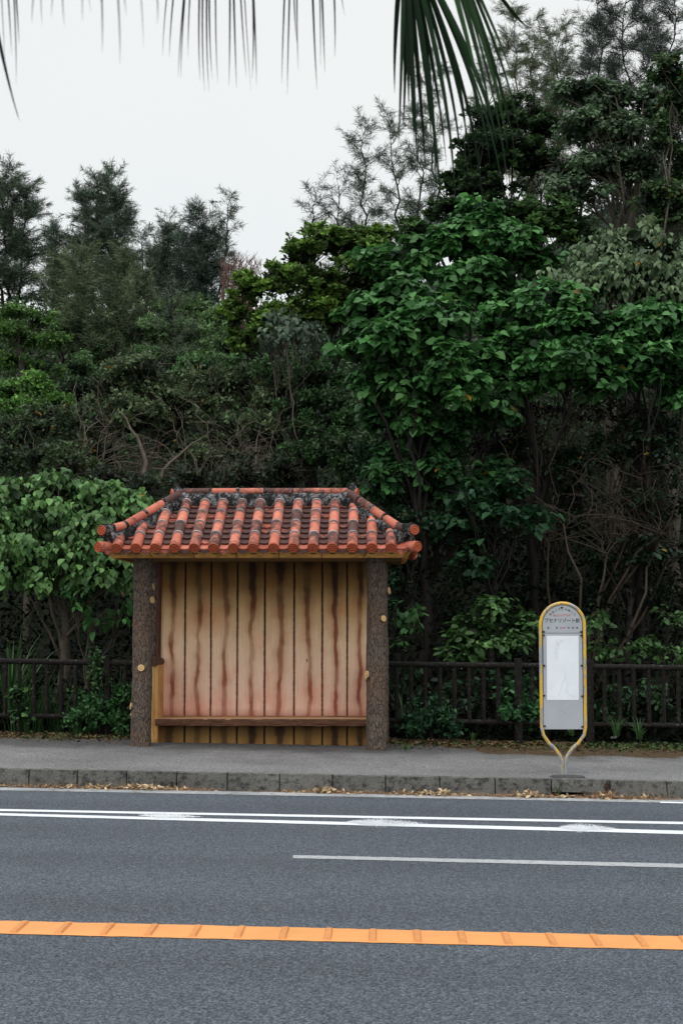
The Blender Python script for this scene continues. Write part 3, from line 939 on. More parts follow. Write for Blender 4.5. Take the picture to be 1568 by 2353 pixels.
# fascia and soffit: a shallow inverted tray below the tiles
zf1 = ze - 0.015; zf0 = ytop
inn = 0.03; lo_ = 0.10
for (a, b2) in ((0, 1), (1, 2), (2, 3), (3, 0)):
    ctr = Vector(((ex0 + ex1) / 2, (ye0 + ye1) / 2, 0))
    def ins(p, k, z):
        return Vector((p.x - math.copysign(k, p.x - ctr.x), p.y - math.copysign(k, p.y - ctr.y), z))
    s = mb('fascia')
    tA, tB = ins(P[a], inn - 0.02, zf1), ins(P[b2], inn - 0.02, zf1)
    bA, bB = ins(P[a], lo_, zf0), ins(P[b2], lo_, zf0)
    nseg = max(2, round((tB - tA).length / 0.62))
    for i in range(nseg):
        t0 = i / nseg; t1 = (i + 1) / nseg - 0.003
        q = [bA.lerp(bB, t0), bA.lerp(bB, t1), tA.lerp(tB, t1), tA.lerp(tB, t0)]
        inv = Vector((ctr.x - (tA.x + tB.x) / 2, ctr.y - (tA.y + tB.y) / 2, 0)).normalized() * 0.05
        s.add(q + [p + inv for p in q], [(0, 1, 2, 3), (7, 6, 5, 4), (0, 4, 5, 1), (1, 5, 6, 2), (2, 6, 7, 3), (3, 7, 4, 0)])
    s.build('fascia', shelter)
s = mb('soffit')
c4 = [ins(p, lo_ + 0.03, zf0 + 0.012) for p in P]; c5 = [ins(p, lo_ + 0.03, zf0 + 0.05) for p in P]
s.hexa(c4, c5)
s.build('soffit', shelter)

# ------------------------------------------------------------------ bus stop sign
SY = G(1295, 1781, PZ).y
SY = max(SY, KY + 0.13)
signo = thing('bus_stop_sign', G(1295, 1780, PZ), 'upright bus stop sign in a chipped yellow tube frame, blank white sheet on its panel', 'bus stop sign')
def WS(px, py, dy=0.0):
    p = W(px, py, SY); p.y += dy
    return p
pts = [(1292.5, 1784), (1292, 1778), (1290, 1751), (1285, 1735), (1273, 1718.6), (1259, 1706), (1247, 1688), (1243, 1670)]
left_ = [WS(*p) for p in pts] + [WS(1243 - 3 * t, 1670 - 234 * t) for t in (0.25, 0.5, 0.75, 1.0)]
arc = [WS(1290.5 - 50.5 * math.cos(a), 1436 - 50.5 * math.sin(a)) for a in [math.pi * k / 18 for k in range(1, 18)]]
pts = [(1298, 1784), (1297.8, 1778), (1298.7, 1751), (1302.6, 1734), (1315, 1717.5), (1328, 1706), (1340.5, 1688), (1343.5, 1670)]
right_ = [WS(*p) for p in pts] + [WS(1343.5 - 2.5 * t, 1670 - 234 * t) for t in (0.25, 0.5, 0.75, 1.0)]
s = mb('yellow')
s.tube(left_ + arc + right_[::-1], 0.0195, 14, True)
s.build('frame', signo)
# plates
s = mb('panel')
top = [WS(1245.8, 1453.6), WS(1245.2, 1436)] + [WS(1290.3 - 45 * math.cos(a), 1435 - 45 * math.sin(a)) for a in [math.pi * k / 20 for k in range(1, 20)]] + [WS(1335.4, 1436), WS(1335.6, 1453.6)]
nn_ = len(top)
front = [p + Vector((0, -0.004, 0)) for p in top]; back = [p + Vector((0, 0.002, 0)) for p in top]
s.add(front + back, [tuple(range(nn_))[::-1], tuple(range(nn_, 2 * nn_))] + [(i, (i + 1) % nn_, nn_ + (i + 1) % nn_, nn_ + i) for i in range(nn_)])
head = s.build('head_panel', signo)
s = mb('panel')
def slab4(s, q, y0, y1):
    f = [WS(px, py, y0) for px, py in q]; b_ = [WS(px, py, y1) for px, py in q]
    s.add(f + b_, [(0, 3, 2, 1)[::-1], (4, 5, 6, 7), (0, 1, 5, 4), (1, 2, 6, 5), (2, 3, 7, 6), (3, 0, 4, 7)])
slab4(s, [(1246.3, 1454.6), (1335.5, 1454.6), (1338.3, 1675), (1247.8, 1675)], -0.003, 0.002)
# holder strips at the sides
slab4(s, [(1249, 1456), (1253.3, 1456), (1254, 1608), (1249.6, 1608)], -0.005, -0.0032)
slab4(s, [(1328.6, 1456), (1332.5, 1456), (1333.5, 1608), (1329.3, 1608)], -0.005, -0.0032)
body = s.build('timetable_panel', signo)
s = mb('paper')
slab4(s, [(1254.2, 1460.4), (1327.6, 1460.4), (1328.3, 1607.8), (1255.2, 1607.8)], -0.0055, -0.0034)
pap = s.build('blank_sheet'); put_sub(pap, body)
def smudge_paper():
    m = M['paper']; nt = m.node_tree; b = nt.nodes['Principled BSDF']
    old = b.inputs['Base Color'].links[0].from_socket
    tc_ = nd(nt, 'ShaderNodeTexCoord').outputs['Object']
    total = None
    for (px, py, rx, rz) in ((1280, 1480, 7, 14), (1287, 1473, 12, 5), (1277, 1497, 5, 14), (1278, 1511, 5, 8)):
        c_ = WS(px, py); k = SY / 3400
        df = nd(nt, 'ShaderNodeVectorMath', {0: tc_, 1: tuple(c_)}, operation='SUBTRACT').outputs[0]
        sc_ = nd(nt, 'ShaderNodeVectorMath', {0: df, 1: (1 / (rx * k), 0.0, 1 / (rz * k))}, operation='MULTIPLY').outputs[0]
        ln_ = nd(nt, 'ShaderNodeVectorMath', {0: sc_}, operation='LENGTH').outputs['Value']
        f_ = nd(nt, 'ShaderNodeMapRange', {'Value': ln_, 'From Min': 0.2, 'From Max': 1.1, 'To Min': 1.0, 'To Max': 0.0}).outputs[0]
        total = f_ if total is None else math_(nt, 'MAXIMUM', total, f_)
    n_ = ramp(nt, noise(nt, tc_, 45, 5, 0.75), [(0.4, 0.0), (0.65, 0.75)])
    c = mix(nt, math_(nt, 'MULTIPLY', total, n_), old, (0.50, 0.53, 0.55))
    nt.links.new(c, b.inputs['Base Color'])
smudge_paper()
s = mb('crease')
def scribble(pts, r=0.0011, dy=-0.0066):
    s.tube([WS(px, py, dy) for px, py in pts], r, 4, False, flat=0.4)
scribble([(1296, 1543), (1298, 1556), (1292, 1566), (1287, 1580), (1283, 1596), (1290, 1601)])
scribble([(1298, 1556), (1303, 1572), (1300, 1588), (1308, 1596), (1320, 1603)])
s.mat(M['paper'])
scribble([(1258, 1622), (1266, 1632), (1278, 1645), (1286, 1640), (1294, 1634), (1284, 1630), (1300, 1637), (1314, 1646), (1326, 1650), (1328, 1640), (1318, 1622)], 0.0012, -0.0035)
o = s.build('scratches'); put_sub(o, body)
# bolts
for i, (px, py) in enumerate([(1289.3, 1395.5), (1247.5, 1450.6), (1333.4, 1451), (1247.5, 1459), (1333.6, 1459.7), (1248.6, 1528.6), (1334.6, 1528.6),
                (1248.8, 1597.6), (1336, 1599), (1250, 1667.7), (1336, 1669)]):
    s = mb('bolt')
    p = WS(px, py, -0.006)
    s.tube([p, p + Vector((0, -0.012, 0)), p + Vector((0, -0.016, 0))], [0.0125, 0.012, 0.006], 6, True, smooth=False)
    sgn = -1 if px < 1290 else 1
    s.tube([p + Vector((0, 0.004, 0)), p + Vector((sgn * 0.02, 0.006, -0.008))], 0.005, 6, True)
    s.build('bolt', signo)

def text(body_, px, py, hpx, mat, rot=0.0, wpx=None, bold=0.0):
    cu = bpy.data.curves.new('t', 'FONT')
    cu.body = body_; cu.size = 1.0; cu.resolution_u = 3
    cu.offset = bold
    ob = bpy.data.objects.new('t', cu); C.objects.link(ob)
    bpy.context.view_layer.update()
    me = bpy.data.meshes.new_from_object(ob.evaluated_get(bpy.context.evaluated_depsgraph_get()))
    bpy.data.objects.remove(ob); bpy.data.curves.remove(cu)
    n = len(me.vertices)
    co = np.empty(n * 3, dtype=np.float32); me.vertices.foreach_get('co', co); co = co.reshape(-1, 3)
    mn, mx = co.min(0), co.max(0)
    S_ = SY / 3400
    hh = hpx * S_
    sc = hh / (mx[1] - mn[1])
    scx = sc if wpx is None else wpx * S_ / (mx[0] - mn[0])
    cx, cy = (mn[0] + mx[0]) / 2, (mn[1] + mx[1]) / 2
    ctr = WS(px, py)
    x = (co[:, 0] - cx) * scx; z = (co[:, 1] - cy) * sc
    ca, sa = math.cos(rot), math.sin(rot)
    out = np.stack([ctr.x + x * ca - z * sa, np.full(n, ctr.y - 0.0052), ctr.z + x * sa + z * ca], 1)
    me.vertices.foreach_set('co', out.astype(np.float32).ravel())
    me.materials.clear(); me.materials.append(M[mat]); me.update()
    o = bpy.data.objects.new('lettering', me); C.objects.link(o)
    put_sub(o, head)
text('BUS STOP', 1289.8, 1413.4, 5.0, 'redink', 0, 40, 0.004)
text('ブセナリゾート前', 1290, 1425.0, 10.6, 'ink', 0, 79.5, 0.012)
for ch, px in (('喜', 1257.9), ('瀬', 1277.8), ('伊', 1304.7), ('武', 1314.6), ('部', 1324.4)):
    text(ch, px, 1442, 4.9, 'ink', 0, 4.9, 0.008)
for k, ch in enumerate('琉球バス'):
    a = math.radians([138, 126, 114, 102][k])
    text(ch, 1290.5 + 37 * math.cos(a), 1436 - 37 * math.sin(a), 5.0, 'ink', a - math.pi / 2, None, 0.006)
for k, ch in enumerate('沖縄バス'):
    a = math.radians([78, 66, 54, 42][k])
    text(ch, 1290.5 + 37 * math.cos(a), 1436 - 37 * math.sin(a), 5.0, 'ink', a - math.pi / 2, None, 0.006)
s = mb('redink')
slab4(s, [(1286.5, 1441.2), (1295, 1441.2), (1295, 1442.8), (1286.5, 1442.8)], -0.0056, -0.0042)
for sg, tx in ((1, 1284), (-1, 1297.3)):
    q = [WS(tx, 1442, -0.0056), WS(tx + sg * 3.2, 1439.9, -0.0056), WS(tx + sg * 3.2, 1444.1, -0.0056)]
    s.add(q, [(0, 1, 2)])
put_sub(s.build('arrow'), head)
s = mb('slab')
p = G(1297, 1781, PZ)
s.tube([(p.x, KY + 0.33, gz(p.x, PZ) - 0.01), (p.x, KY + 0.33, gz(p.x, PZ) + 0.010)], [0.2, 0.19], 24, True, 0.1)
s.build('footing', signo)
# rust stain and joints are marks on the kerb itself
s = mb('rust_stain')
for _ in range(110):
    t = random.random()
    px = 1386 + random.gauss(0, 5.5 * (1 - 0.6 * t)); py = 1793 + t * 30
    q = G(px, 1828); x = q.x; z = gz(x, PZ - 0.012 - t * 0.13); r = random.uniform(0.002, 0.007)
    s.add([(x - r, KY - 0.0065 - 0.00002 * _ + 0.02 * (z - gz(x, 0)) / PZ, z), (x, KY - 0.0065 - 0.00002 * _ + 0.02 * (z - gz(x, 0)) / PZ, z - r * 1.4), (x + r, KY - 0.0065 - 0.00002 * _ + 0.02 * (z - gz(x, 0)) / PZ, z), (x, KY - 0.0065 - 0.00002 * _ + 0.02 * (z - gz(x, 0)) / PZ, z + r * 1.4)], [(0, 1, 2, 3)])
tag(s.build('kerb_rust_stain'), kind='structure')

# ------------------------------------------------------------------ fence
def fence(label, xa_px, xb_px, py_top_a, py_top_b, py_bot_a, py_bot_b, posts, bal, post_top):
    Y = FENCEY
    A = W(xa_px, py_top_a, Y); B = W(xb_px, py_top_b, Y)
    A2 = W(xa_px, py_bot_a, Y); B2 = W(xb_px, py_bot_b, Y)
    f = thing('fence', (A.x, Y, gz(A.x, PZ)), label, 'fence', 'dark log-style railings behind the pavement')
    for (p, q, r) in ((A, B, 0.043), (A2, B2, 0.037)):
        s = mb('fence')
        n = 40
        s.tube([p.lerp(q, i / n) for i in range(n + 1)], [r * (1 + 0.06 * mnoise.noise(Vector((i * 0.9, r, 0)))) for i in range(n + 1)], 12, True, 0.18)
        s.build('rail', f)
    for px in posts:
        t = (px - xa_px) / (xb_px - xa_px)
        p = A.lerp(B, t); x = W(px, 1600, Y).x
        s = mb('fence')
        s.tube([(x, Y - 0.03, gz(x, PZ) - .1), (x + .004, Y - 0.03, (p.z + gz(x)) / 2), (x, Y - 0.03, p.z + post_top)], [0.064, 0.060, 0.058], 14, True, 0.1)
        s.build('post', f)
    for px in bal:
        t = (px - xa_px) / (xb_px - xa_px)
        p = A.lerp(B, t); p2 = A2.lerp(B2, t); x = W(px, 1600, Y).x
        s = mb('fence')
        j = random.uniform(-0.006, 0.006)
        s.tube([(x, Y, p2.z - 0.0), (x + j, Y, (p.z + p2.z) / 2), (x, Y, p.z)], [0.032, 0.030, 0.033], 10, True, 0.14)
        s.build('baluster', f)
    return f
d = 32.4
fence('dark railing left of the shelter, one post rising above its rail', -190, 330, 1515, 1524, 1642, 1647,
      [-40, 247], [13 - 32.4 * k for k in range(1, 7) if abs(13 - 32.4 * k + 40) > 18] + [13, 45, 78, 108, 141, 174, 207, 288, 320], 0.115)
fence('dark railing between the shelter and the bus stop sign', 868, 1352, 1525.5, 1531, 1655, 1662,
      [1189], [877 + 33.3 * k for k in range(10) if abs(877 + 33.3 * k - 1189) > 18] + [1222, 1255, 1288, 1321], 0.11)
fence('dark railing right of the bus stop sign, running out of the photo', 1352, 1800, 1531.5, 1537, 1664, 1670,
      [1352, 1700], [1407 - 20 + 34 * k for k in range(12) if abs(1387 + 34 * k - 1700) > 20], 0.10)

# ------------------------------------------------------------------ vegetation
TEMPL = {
 'heart': (np.array([(0,0,0),(.12,-.30,.05),(.42,-.40,.07),(.75,-.22,-.02),(1.0,0,-.16),(.75,.22,-.02),(.42,.40,.07),(.12,.30,.05),(.45,0,-.01)], dtype=np.float32),
           [(0,8,2,1),(8,4,3,2),(0,7,6,8),(8,6,5,4)]),
 'oval': (np.array([(0,0,0),(.3,-.20,.05),(.68,-.19,.03),(1.0,0,-.08),(.68,.19,.03),(.3,.20,.05)], dtype=np.float32),
          [(0,3,2,1),(0,5,4,3)]),
 'needle': (np.array([(0,-.5,0),(.5,-.5,.0),(1,0,-.12),(.5,.5,.0),(0,.5,0)], dtype=np.float32), [(0,1,3,4),(1,2,3)]),
 'round': (np.array([(0,0,0),(.25,-.36,.03),(.7,-.36,.03),(1.0,0,-.05),(.7,.36,.03),(.25,.36,.03)], dtype=np.float32),
          [(0,3,2,1),(0,5,4,3)]),
}

def norm(a):
    return a / np.maximum(1e-6, np.linalg.norm(a, axis=1, keepdims=True))

def leafmesh(name, pos, dirv, nrm, size, col, shape, mat, parent=None, width=None):
    T, F = TEMPL[shape]
    n, k = len(pos), len(T)
    d = norm(dirv); nn_ = norm(nrm - d * np.sum(nrm * d, 1, keepdims=True)); sd = np.cross(nn_, d)
    if width is None: width = size
    V = (pos[:, None, :] + d[:, None, :] * (T[None, :, 0:1] * size[:, None, None]) + sd[:, None, :] * (T[None, :, 1:2] * width[:, None, None])
         + nn_[:, None, :] * (T[None, :, 2:3] * size[:, None, None]))
    V = V.reshape(-1, 3).astype(np.float32)
    fl = np.concatenate([np.array(f) for f in F]); ft = np.array([len(f) for f in F])
    nl = len(fl)
    loops = (fl[None, :] + (np.arange(n) * k)[:, None]).ravel().astype(np.int32)
    tot = np.tile(ft, n).astype(np.int32)
    start = np.concatenate([[0], np.cumsum(tot)[:-1]]).astype(np.int32)
    me = bpy.data.meshes.new(name)
    me.vertices.add(len(V)); me.vertices.foreach_set('co', V.ravel())
    me.loops.add(len(loops)); me.loops.foreach_set('vertex_index', loops)
    me.polygons.add(len(tot)); me.polygons.foreach_set('loop_start', start)
    try: me.polygons.foreach_set('loop_total', tot)
    except Exception: pass
    me.materials.append(mat)
    ca = me.color_attributes.new('Col', 'FLOAT_COLOR', 'POINT')
    cc = np.ones((n, k, 4), dtype=np.float32); cc[:, :, :3] = col[:, None, :]
    ca.data.foreach_set('color', cc.ravel())
    me.update(calc_edges=True)
    o = bpy.data.objects.new(name, me); C.objects.link(o)
    if parent: put(o, parent)
    return o

def rvec(n):
    return norm(rng.normal(size=(n, 3)))

def puff_points(c, r, n, hollow=0.5):
    """points biased to the shell of an ellipsoid, with outward vectors"""
    d = rvec(n)
    rad = (hollow + (1 - hollow) * rng.random(n)) 
    return np.array(c) + d * rad[:, None] * np.array(r), d

STY = {
 # shape, leaf size, leaves/cluster, leaves per m2, spread, droop
 'heart':   dict(shape='heart', size=0.19, per=7, dens=520, spread=0.13, mode='cap', wf=1.0),
 'heartd':  dict(shape='heart', size=0.15, per=7, dens=420, spread=0.13, mode='droop', wf=1.0),
 'rosette': dict(shape='oval', size=0.115, per=11, dens=1500, spread=0.03, mode='rosette', wf=0.95),
 'small':   dict(shape='oval', size=0.095, per=6, dens=900, spread=0.11, mode='rand', wf=1.2),
 'mid':     dict(shape='oval', size=0.13, per=7, dens=620, spread=0.12, mode='cap', wf=1.3),
 'round':   dict(shape='round', size=0.09, per=7, dens=900, spread=0.10, mode='cap', wf=1.0),
 'vine':    dict(shape='heart', size=0.15, per=6, dens=420, spread=0.16, mode='droop', wf=0.8),
 'fern':    dict(shape='oval', size=0.16, per=8, dens=500, spread=0.05, mode='rosette', wf=0.6),
}

def foliage(puffs, style, col, hi=None, var=0.25, yellow=0.0, dens=1.0, sub=11, hollow=0.55, size=1.0):
    st_ = STY[style]
    P_, D_, N_, S_, C_ = [], [], [], [], []
    col = np.array(col); hi = col * 1.5 if hi is None else np.array(hi)
    col = col * 1.2; hi = hi * 1.75
    core = dens >= 0.7
    if dens >= 0.7: dens = dens * 1.9; puffs = [(c, tuple(np.array(r) * 1.12)) for c, r in puffs]
    else: dens = dens * 1.3
    for (c, r) in puffs:
        r = np.array(r); area = math.pi * r[0] * r[2]
        nleaf = int(st_['dens'] * area * dens / size ** 1.6)
        ncl = max(4, nleaf // st_['per'])
        sc_, sd_ = puff_points(c, r * 0.86, sub, 0.6)
        si = rng.integers(0, sub, ncl)
        sr = r * rng.uniform(0.22, 0.42, (sub, 1))
        sb = rng.uniform(0.75, 1.25, sub)           # clump brightness
        dd = rvec(ncl); dd[:, 2] = np.where(rng.random(ncl) < 0.6, np.abs(dd[:, 2]), dd[:, 2])
        rad = hollow + (1 - hollow) * rng.random(ncl)
        cp = sc_[si] + dd * rad[:, None] * sr[si]
        out = norm(dd + 0.5 * norm(cp - np.array(c)))
        # leaves
        per = st_['per']
        cp = np.repeat(cp, per, 0); out = np.repeat(out, per, 0)
        n = len(cp)
        az = rng.random(n) * 2 * math.pi
        hor = np.stack([np.cos(az), np.sin(az), np.zeros(n)], 1)
        up = np.array([[0, 0, 1.0]])
        mode = st_['mode']
        if mode == 'cap':
            ddir = hor * 0.9 + out * 0.35 + up * rng.uniform(-1.2, 0.1, (n, 1))
            nn_ = up * 0.55 + out * 0.8 + rvec(n) * 0.6 + hor * 0.4
            pos = cp + hor * rng.uniform(0, 1, (n, 1)) * st_['spread'] * 0.5 + rvec(n) * st_['spread'] * 0.6
        elif mode == 'droop':
            ddir = hor * 0.55 + out * 0.3 - up * rng.uniform(0.5, 1.2, (n, 1))
            nn_ = hor * 0.8 + out * 0.8 + up * 0.5 + rvec(n) * 0.4
            pos = cp + rvec(n) * st_['spread']
        elif mode == 'rosette':
            ax = norm(out * 0.6 + up * 0.8)
            ddir = ax * rng.uniform(0.05, 1.0, (n, 1)) + hor * 0.9
            nn_ = ax * 0.6 + out * 0.7 + rvec(n) * 0.4
            pos = cp + ax * rng.uniform(-0.03, 0.04, (n, 1)) + rvec(n) * st_['spread'] * 0.6
        else:
            ddir = rvec(n) + up * -0.15
            nn_ = rvec(n) + up * 0.7 + out * 0.3
            pos = cp + rvec(n) * st_['spread'] * rng.random((n, 1))
        sz = st_['size'] * size * rng.uniform(0.45, 1.2, n)
        b = np.repeat(sb[si], per) * np.repeat(rng.uniform(1 - var, 1 + var, ncl), per) * rng.uniform(1 - var, 1 + var, n)
        tmix = np.repeat(rng.random(ncl) ** 1.6, per)[:, None] * 0.9
        # fresh growth sits on the outside of the crown
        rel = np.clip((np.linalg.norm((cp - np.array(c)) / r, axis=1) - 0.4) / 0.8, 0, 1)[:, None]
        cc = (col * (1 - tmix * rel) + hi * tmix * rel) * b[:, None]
        if yellow:
            ym = rng.random(n) < yellow
            cc[ym] = np.array([0.35, 0.20, 0.03]) * rng.uniform(0.5, 1.1, (ym.sum(), 1))
        P_.append(pos); D_.append(ddir); N_.append(nn_); S_.append(sz); C_.append(cc)
        if core:        # dark filler leaves, the crown's inner shade put into their colour
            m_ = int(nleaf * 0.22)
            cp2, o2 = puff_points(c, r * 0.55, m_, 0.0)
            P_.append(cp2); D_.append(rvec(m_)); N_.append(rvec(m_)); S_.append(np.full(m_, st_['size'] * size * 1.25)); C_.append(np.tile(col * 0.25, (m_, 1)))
    return [np.concatenate(a) for a in (P_, D_, N_, S_, C_)]

def bez(a, b2, n, bow=0.15, wig=0.05):
    a = Vector(a); b2 = Vector(b2); L = (b2 - a).length
    off = Vector((random.uniform(-1, 1), random.uniform(-1, 1), random.uniform(0, 1))) * L * bow
    sd = random.uniform(0, 99)
    return [a.lerp(b2, i / n) + off * math.sin(math.pi * i / n) +
            Vector((mnoise.noise(Vector((sd, i * 0.7, 0))), mnoise.noise(Vector((sd, 5, i * 0.7))), 0)) * L * wig for i in range(n + 1)]

def branches(s, root, top, puffs, r0, twigs=7, fork=None, twr=0.012, nd_=7):
    """trunk, a limb to each puff, twigs inside it"""
    root = Vector(root); top = Vector(top)
    tr = bez(root, top, 8, 0.06, 0.04)
    s.tube(tr, [r0 * (1 - 0.45 * i / 8) for i in range(9)], 9, True, 0.15)
    for (c, r) in puffs:
        c = Vector(c)
        st_ = tr[random.choice((4, 6, 7, 7, 8, 8))]
        lb = bez(st_, c, nd_, 0.12, 0.07)
        rr = r0 * random.uniform(0.2, 0.36)
        s.tube(lb, [rr * (1 - 0.65 * i / nd_) for i in range(nd_ + 1)], 7, True, 0.1)
        for _ in range(twigs):
            q = lb[random.choice(range(nd_ // 2, nd_ + 1))]
            dd = Vector((random.gauss(0, 1), random.gauss(0, 1), random.gauss(0.35, 0.8))).normalized()
            e = c + Vector((dd.x * r[0], dd.y * r[1], dd.z * r[2])) * random.uniform(0.75, 1.02)
            tw = bez(q, e, 5, 0.15, 0.08)
            s.tube(tw, [rr * 0.38 * (1 - 0.75 * i / 5) + 0.002 for i in range(6)], 5, False)

def P3(px, py, Y, rx, ry, dz=0.9):
    c = W(px, py, Y); k = Y / 3400
    return (tuple(c), (rx * k, rx * k * dz, ry * k))

def plant(name, label, cat, base_px, Y, puffs_px, style, col, hi=None, group=None, trunk='trunk', r0=0.09, dens=1.0, sub=11,
          yellow=0.0, twigs=7, var=0.25, top=None, size=1.0, base=None, hollow=0.55, extra=None):
    puffs = [P3(*p) for p in puffs_px]
    if base is None:
        x = W(base_px, 1500, Y).x
        base = Vector((x, Y, max(hillz(x, Y), gz(x, PZ) - .1) - 0.1))
    else:
        base = Vector(base)
    t = thing(name, base, label, cat, group)
    cx = sum(p[0][0] for p in puffs) / len(puffs); cy = sum(p[0][1] for p in puffs) / len(puffs); cz = min(p[0][2] for p in puffs)
    if top is None:
        top = base.lerp(Vector((cx, cy, cz)), 0.75)
        if (cz - base.z) < 0.3: top = base + Vector((0, 0, 0.25))
    s = mb(trunk)
    branches(s, base, top, puffs, r0, twigs)
    s.build('trunk' if cat == 'tree' else 'stem', t)
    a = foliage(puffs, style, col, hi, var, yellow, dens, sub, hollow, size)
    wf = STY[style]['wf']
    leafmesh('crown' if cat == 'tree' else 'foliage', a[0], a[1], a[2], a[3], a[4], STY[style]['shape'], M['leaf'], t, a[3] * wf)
    return t

# --- casuarinas: feathery crowns of fine drooping needles
def casuarina(label, Y, px, py_base, py_top, halfw, col, spires=1, dens=1.0, lean=0, group='feathery casuarinas on the skyline', sparse=0.0, bare=0.12, needle=0.30, name='casuarina_tree', trunkm='trunk_dark', cat='tree'):
    """irregular feathery crown: leaning leaders, ascending boughs, plumes of fine drooping needles in uneven tufts"""
    k = Y / 3400
    x0 = W(px, py_base, Y)
    zb = hillz(x0.x, Y)
    base = Vector((x0.x, Y, min(zb, x0.z)))
    t = thing(name, base, label, cat, group)
    s = mb(trunkm)
    Pp, Dd, Ss, Cc = [], [], [], []
    col = np.array(col) * 1.75
    den = (1 - sparse) * min(1.15, dens)
    for sp in range(spires):
        off = 0 if spires == 1 else ((sp + random.uniform(-.3, .3)) / (spires - 1) - 0.5) * 1.25 * halfw
        rise = 0 if sp == spires // 2 else random.uniform(12, 60)
        tp = W(px + off + lean, py_top + rise, Y)
        tp.y += random.uniform(-0.8, 0.8)
        tr = bez(base + Vector((off * k * 0.3, 0, 0)), tp, 16, 0.03, 0.03)
        s.tube(tr, [0.065 * (1 - 0.93 * i / 16) for i in range(17)], 6, False)
        hw = halfw * k * (1.0 if spires == 1 else 0.66)
        nb = random.randint(20, 26)
        for ib in range(nb):
            u_ = min(0.985, bare + (1 - bare) * ((ib + random.random()) / nb) ** 0.9)
            f = u_ * 16; i = min(15, int(f))
            p0 = tr[i].lerp(tr[i + 1], f - i)
            uu = (u_ - bare) / (1 - bare)
            ln = hw * (0.10 + 1.25 * (1 - uu) ** 0.75) * random.choice((0.35, 0.7, 0.9, 1.1, 1.3))
            az = ib * 2.4 + random.uniform(-.6, .6); el = random.uniform(0.25, 0.95)
            dv = Vector((math.cos(az) * math.cos(el), math.sin(az) * math.cos(el), math.sin(el)))
            br = bez(p0, p0 + dv * ln, 6, 0.14, 0.07)
            s.tube(br, [0.018 * (1 - 0.8 * j / 6) + 0.003 for j in range(7)], 4, False)
            # tufts: plumes that stand off the bough, each with its own size and tone
            ntuft = max(2, int((5 + ln * 10.0) * den + random.random()))
            for _t in range(ntuft):
                g_ = random.uniform(0.25, 1.0) * 6; j = min(5, int(g_))
                q = br[j].lerp(br[j + 1], g_ - j)
                pd = Vector((dv.x * 0.7 + random.gauss(0, .5), dv.y * 0.7 + random.gauss(0, .5), random.uniform(0.1, 1.0))).normalized()
                pl = random.uniform(0.25, 0.75) * (0.75 + 0.25 * min(1, hw))
                e = q + pd * pl
                if random.random() < 0.6: s.tube([q, q.lerp(e, 0.5) + Vector((0, 0, .03)), e], [0.007, 0.005, 0.003], 3, False)
                m_ = int(75 * pl * random.uniform(0.7, 1.3))
                tt = rng.random(m_) ** 0.8
                pos = np.array(q)[None, :] + np.array(pd)[None, :] * (pl * tt)[:, None] + rng.normal(size=(m_, 3)) * 0.055 * (1.25 - tt)[:, None]
                az2 = rng.random(m_) * 2 * math.pi
                dd = np.array(pd)[None, :] * 0.75 + np.stack([np.cos(az2) * 0.65, np.sin(az2) * 0.65, rng.uniform(-0.75, 0.35, m_)], 1)
                Pp.append(pos); Dd.append(dd); Ss.append(rng.uniform(0.45, 1.0, m_) * needle)
                Cc.append(col[None, :] * rng.uniform(0.55, 1.45) * rng.uniform(0.8, 1.2, (m_, 1)))
    s.build('trunk', t)
    Pp = np.concatenate(Pp); Dd = np.concatenate(Dd); Ss = np.concatenate(Ss); Cc = np.concatenate(Cc)
    leafmesh('crown', Pp, Dd, rvec(len(Pp)), Ss, Cc, 'needle', M['needle'], t, np.full(len(Pp), 0.0135 * Y / 50))
    return t

DK = (0.055, 0.078, 0.054); GY = (0.066, 0.086, 0.046); GR = (0.060, 0.078, 0.058)
casuarina('tall grey-green casuarina cut by the left edge of the photo', 50, 22, 740, 405, 80, (0.045, 0.065, 0.040), 3, 1.3)
casuarina('short dark casuarina just right of the leftmost tall one', 52, 122, 740, 520, 34, DK, 1, 1.0)
casuarina('broad dark blue-green casuarina with three spires, tallest of the left group', 53, 240, 760, 410, 78, DK, 4, 1.5)
casuarina('thin pale see-through casuarina right of the three-spired one', 56, 352, 760, 480, 40, GR, 2, 0.7, sparse=0.35)
casuarina('dark rounded casuarina in the middle of the left skyline', 52, 385, 760, 530, 36, DK, 2, 1.2)
casuarina('dark upright casuarina pair at the right end of the left skyline', 50, 452, 760, 488, 46, (0.034, 0.052, 0.038), 3, 1.6)
casuarina('wispy light-topped casuarina leaning beside the dark pair', 54, 500, 760, 455, 36, GR, 2, 0.6, sparse=0.4, lean=14)
casuarina('brownish casuarina on the slope below the leftmost tall one', 41, 145, 900, 560, 62, GY, 2, 1.3, bare=0.25, needle=.26)
casuarina('pale brown feathery casuarina in front of the three-spired one', 40, 228, 930, 570, 66, GY, 2, 1.3, bare=0.25, needle=.26)
casuarina('slim brownish casuarina on the slope below the dark skyline trees', 42, 320, 930, 640, 42, GY, 1, 1.0, bare=0.25, needle=.26)
casuarina('faint feathery young casuarina among the slope shrubs', 38, 400, 960, 690, 50, (0.05, 0.068, 0.042), 1, 0.8, bare=0.2, needle=.24, sparse=0.3)
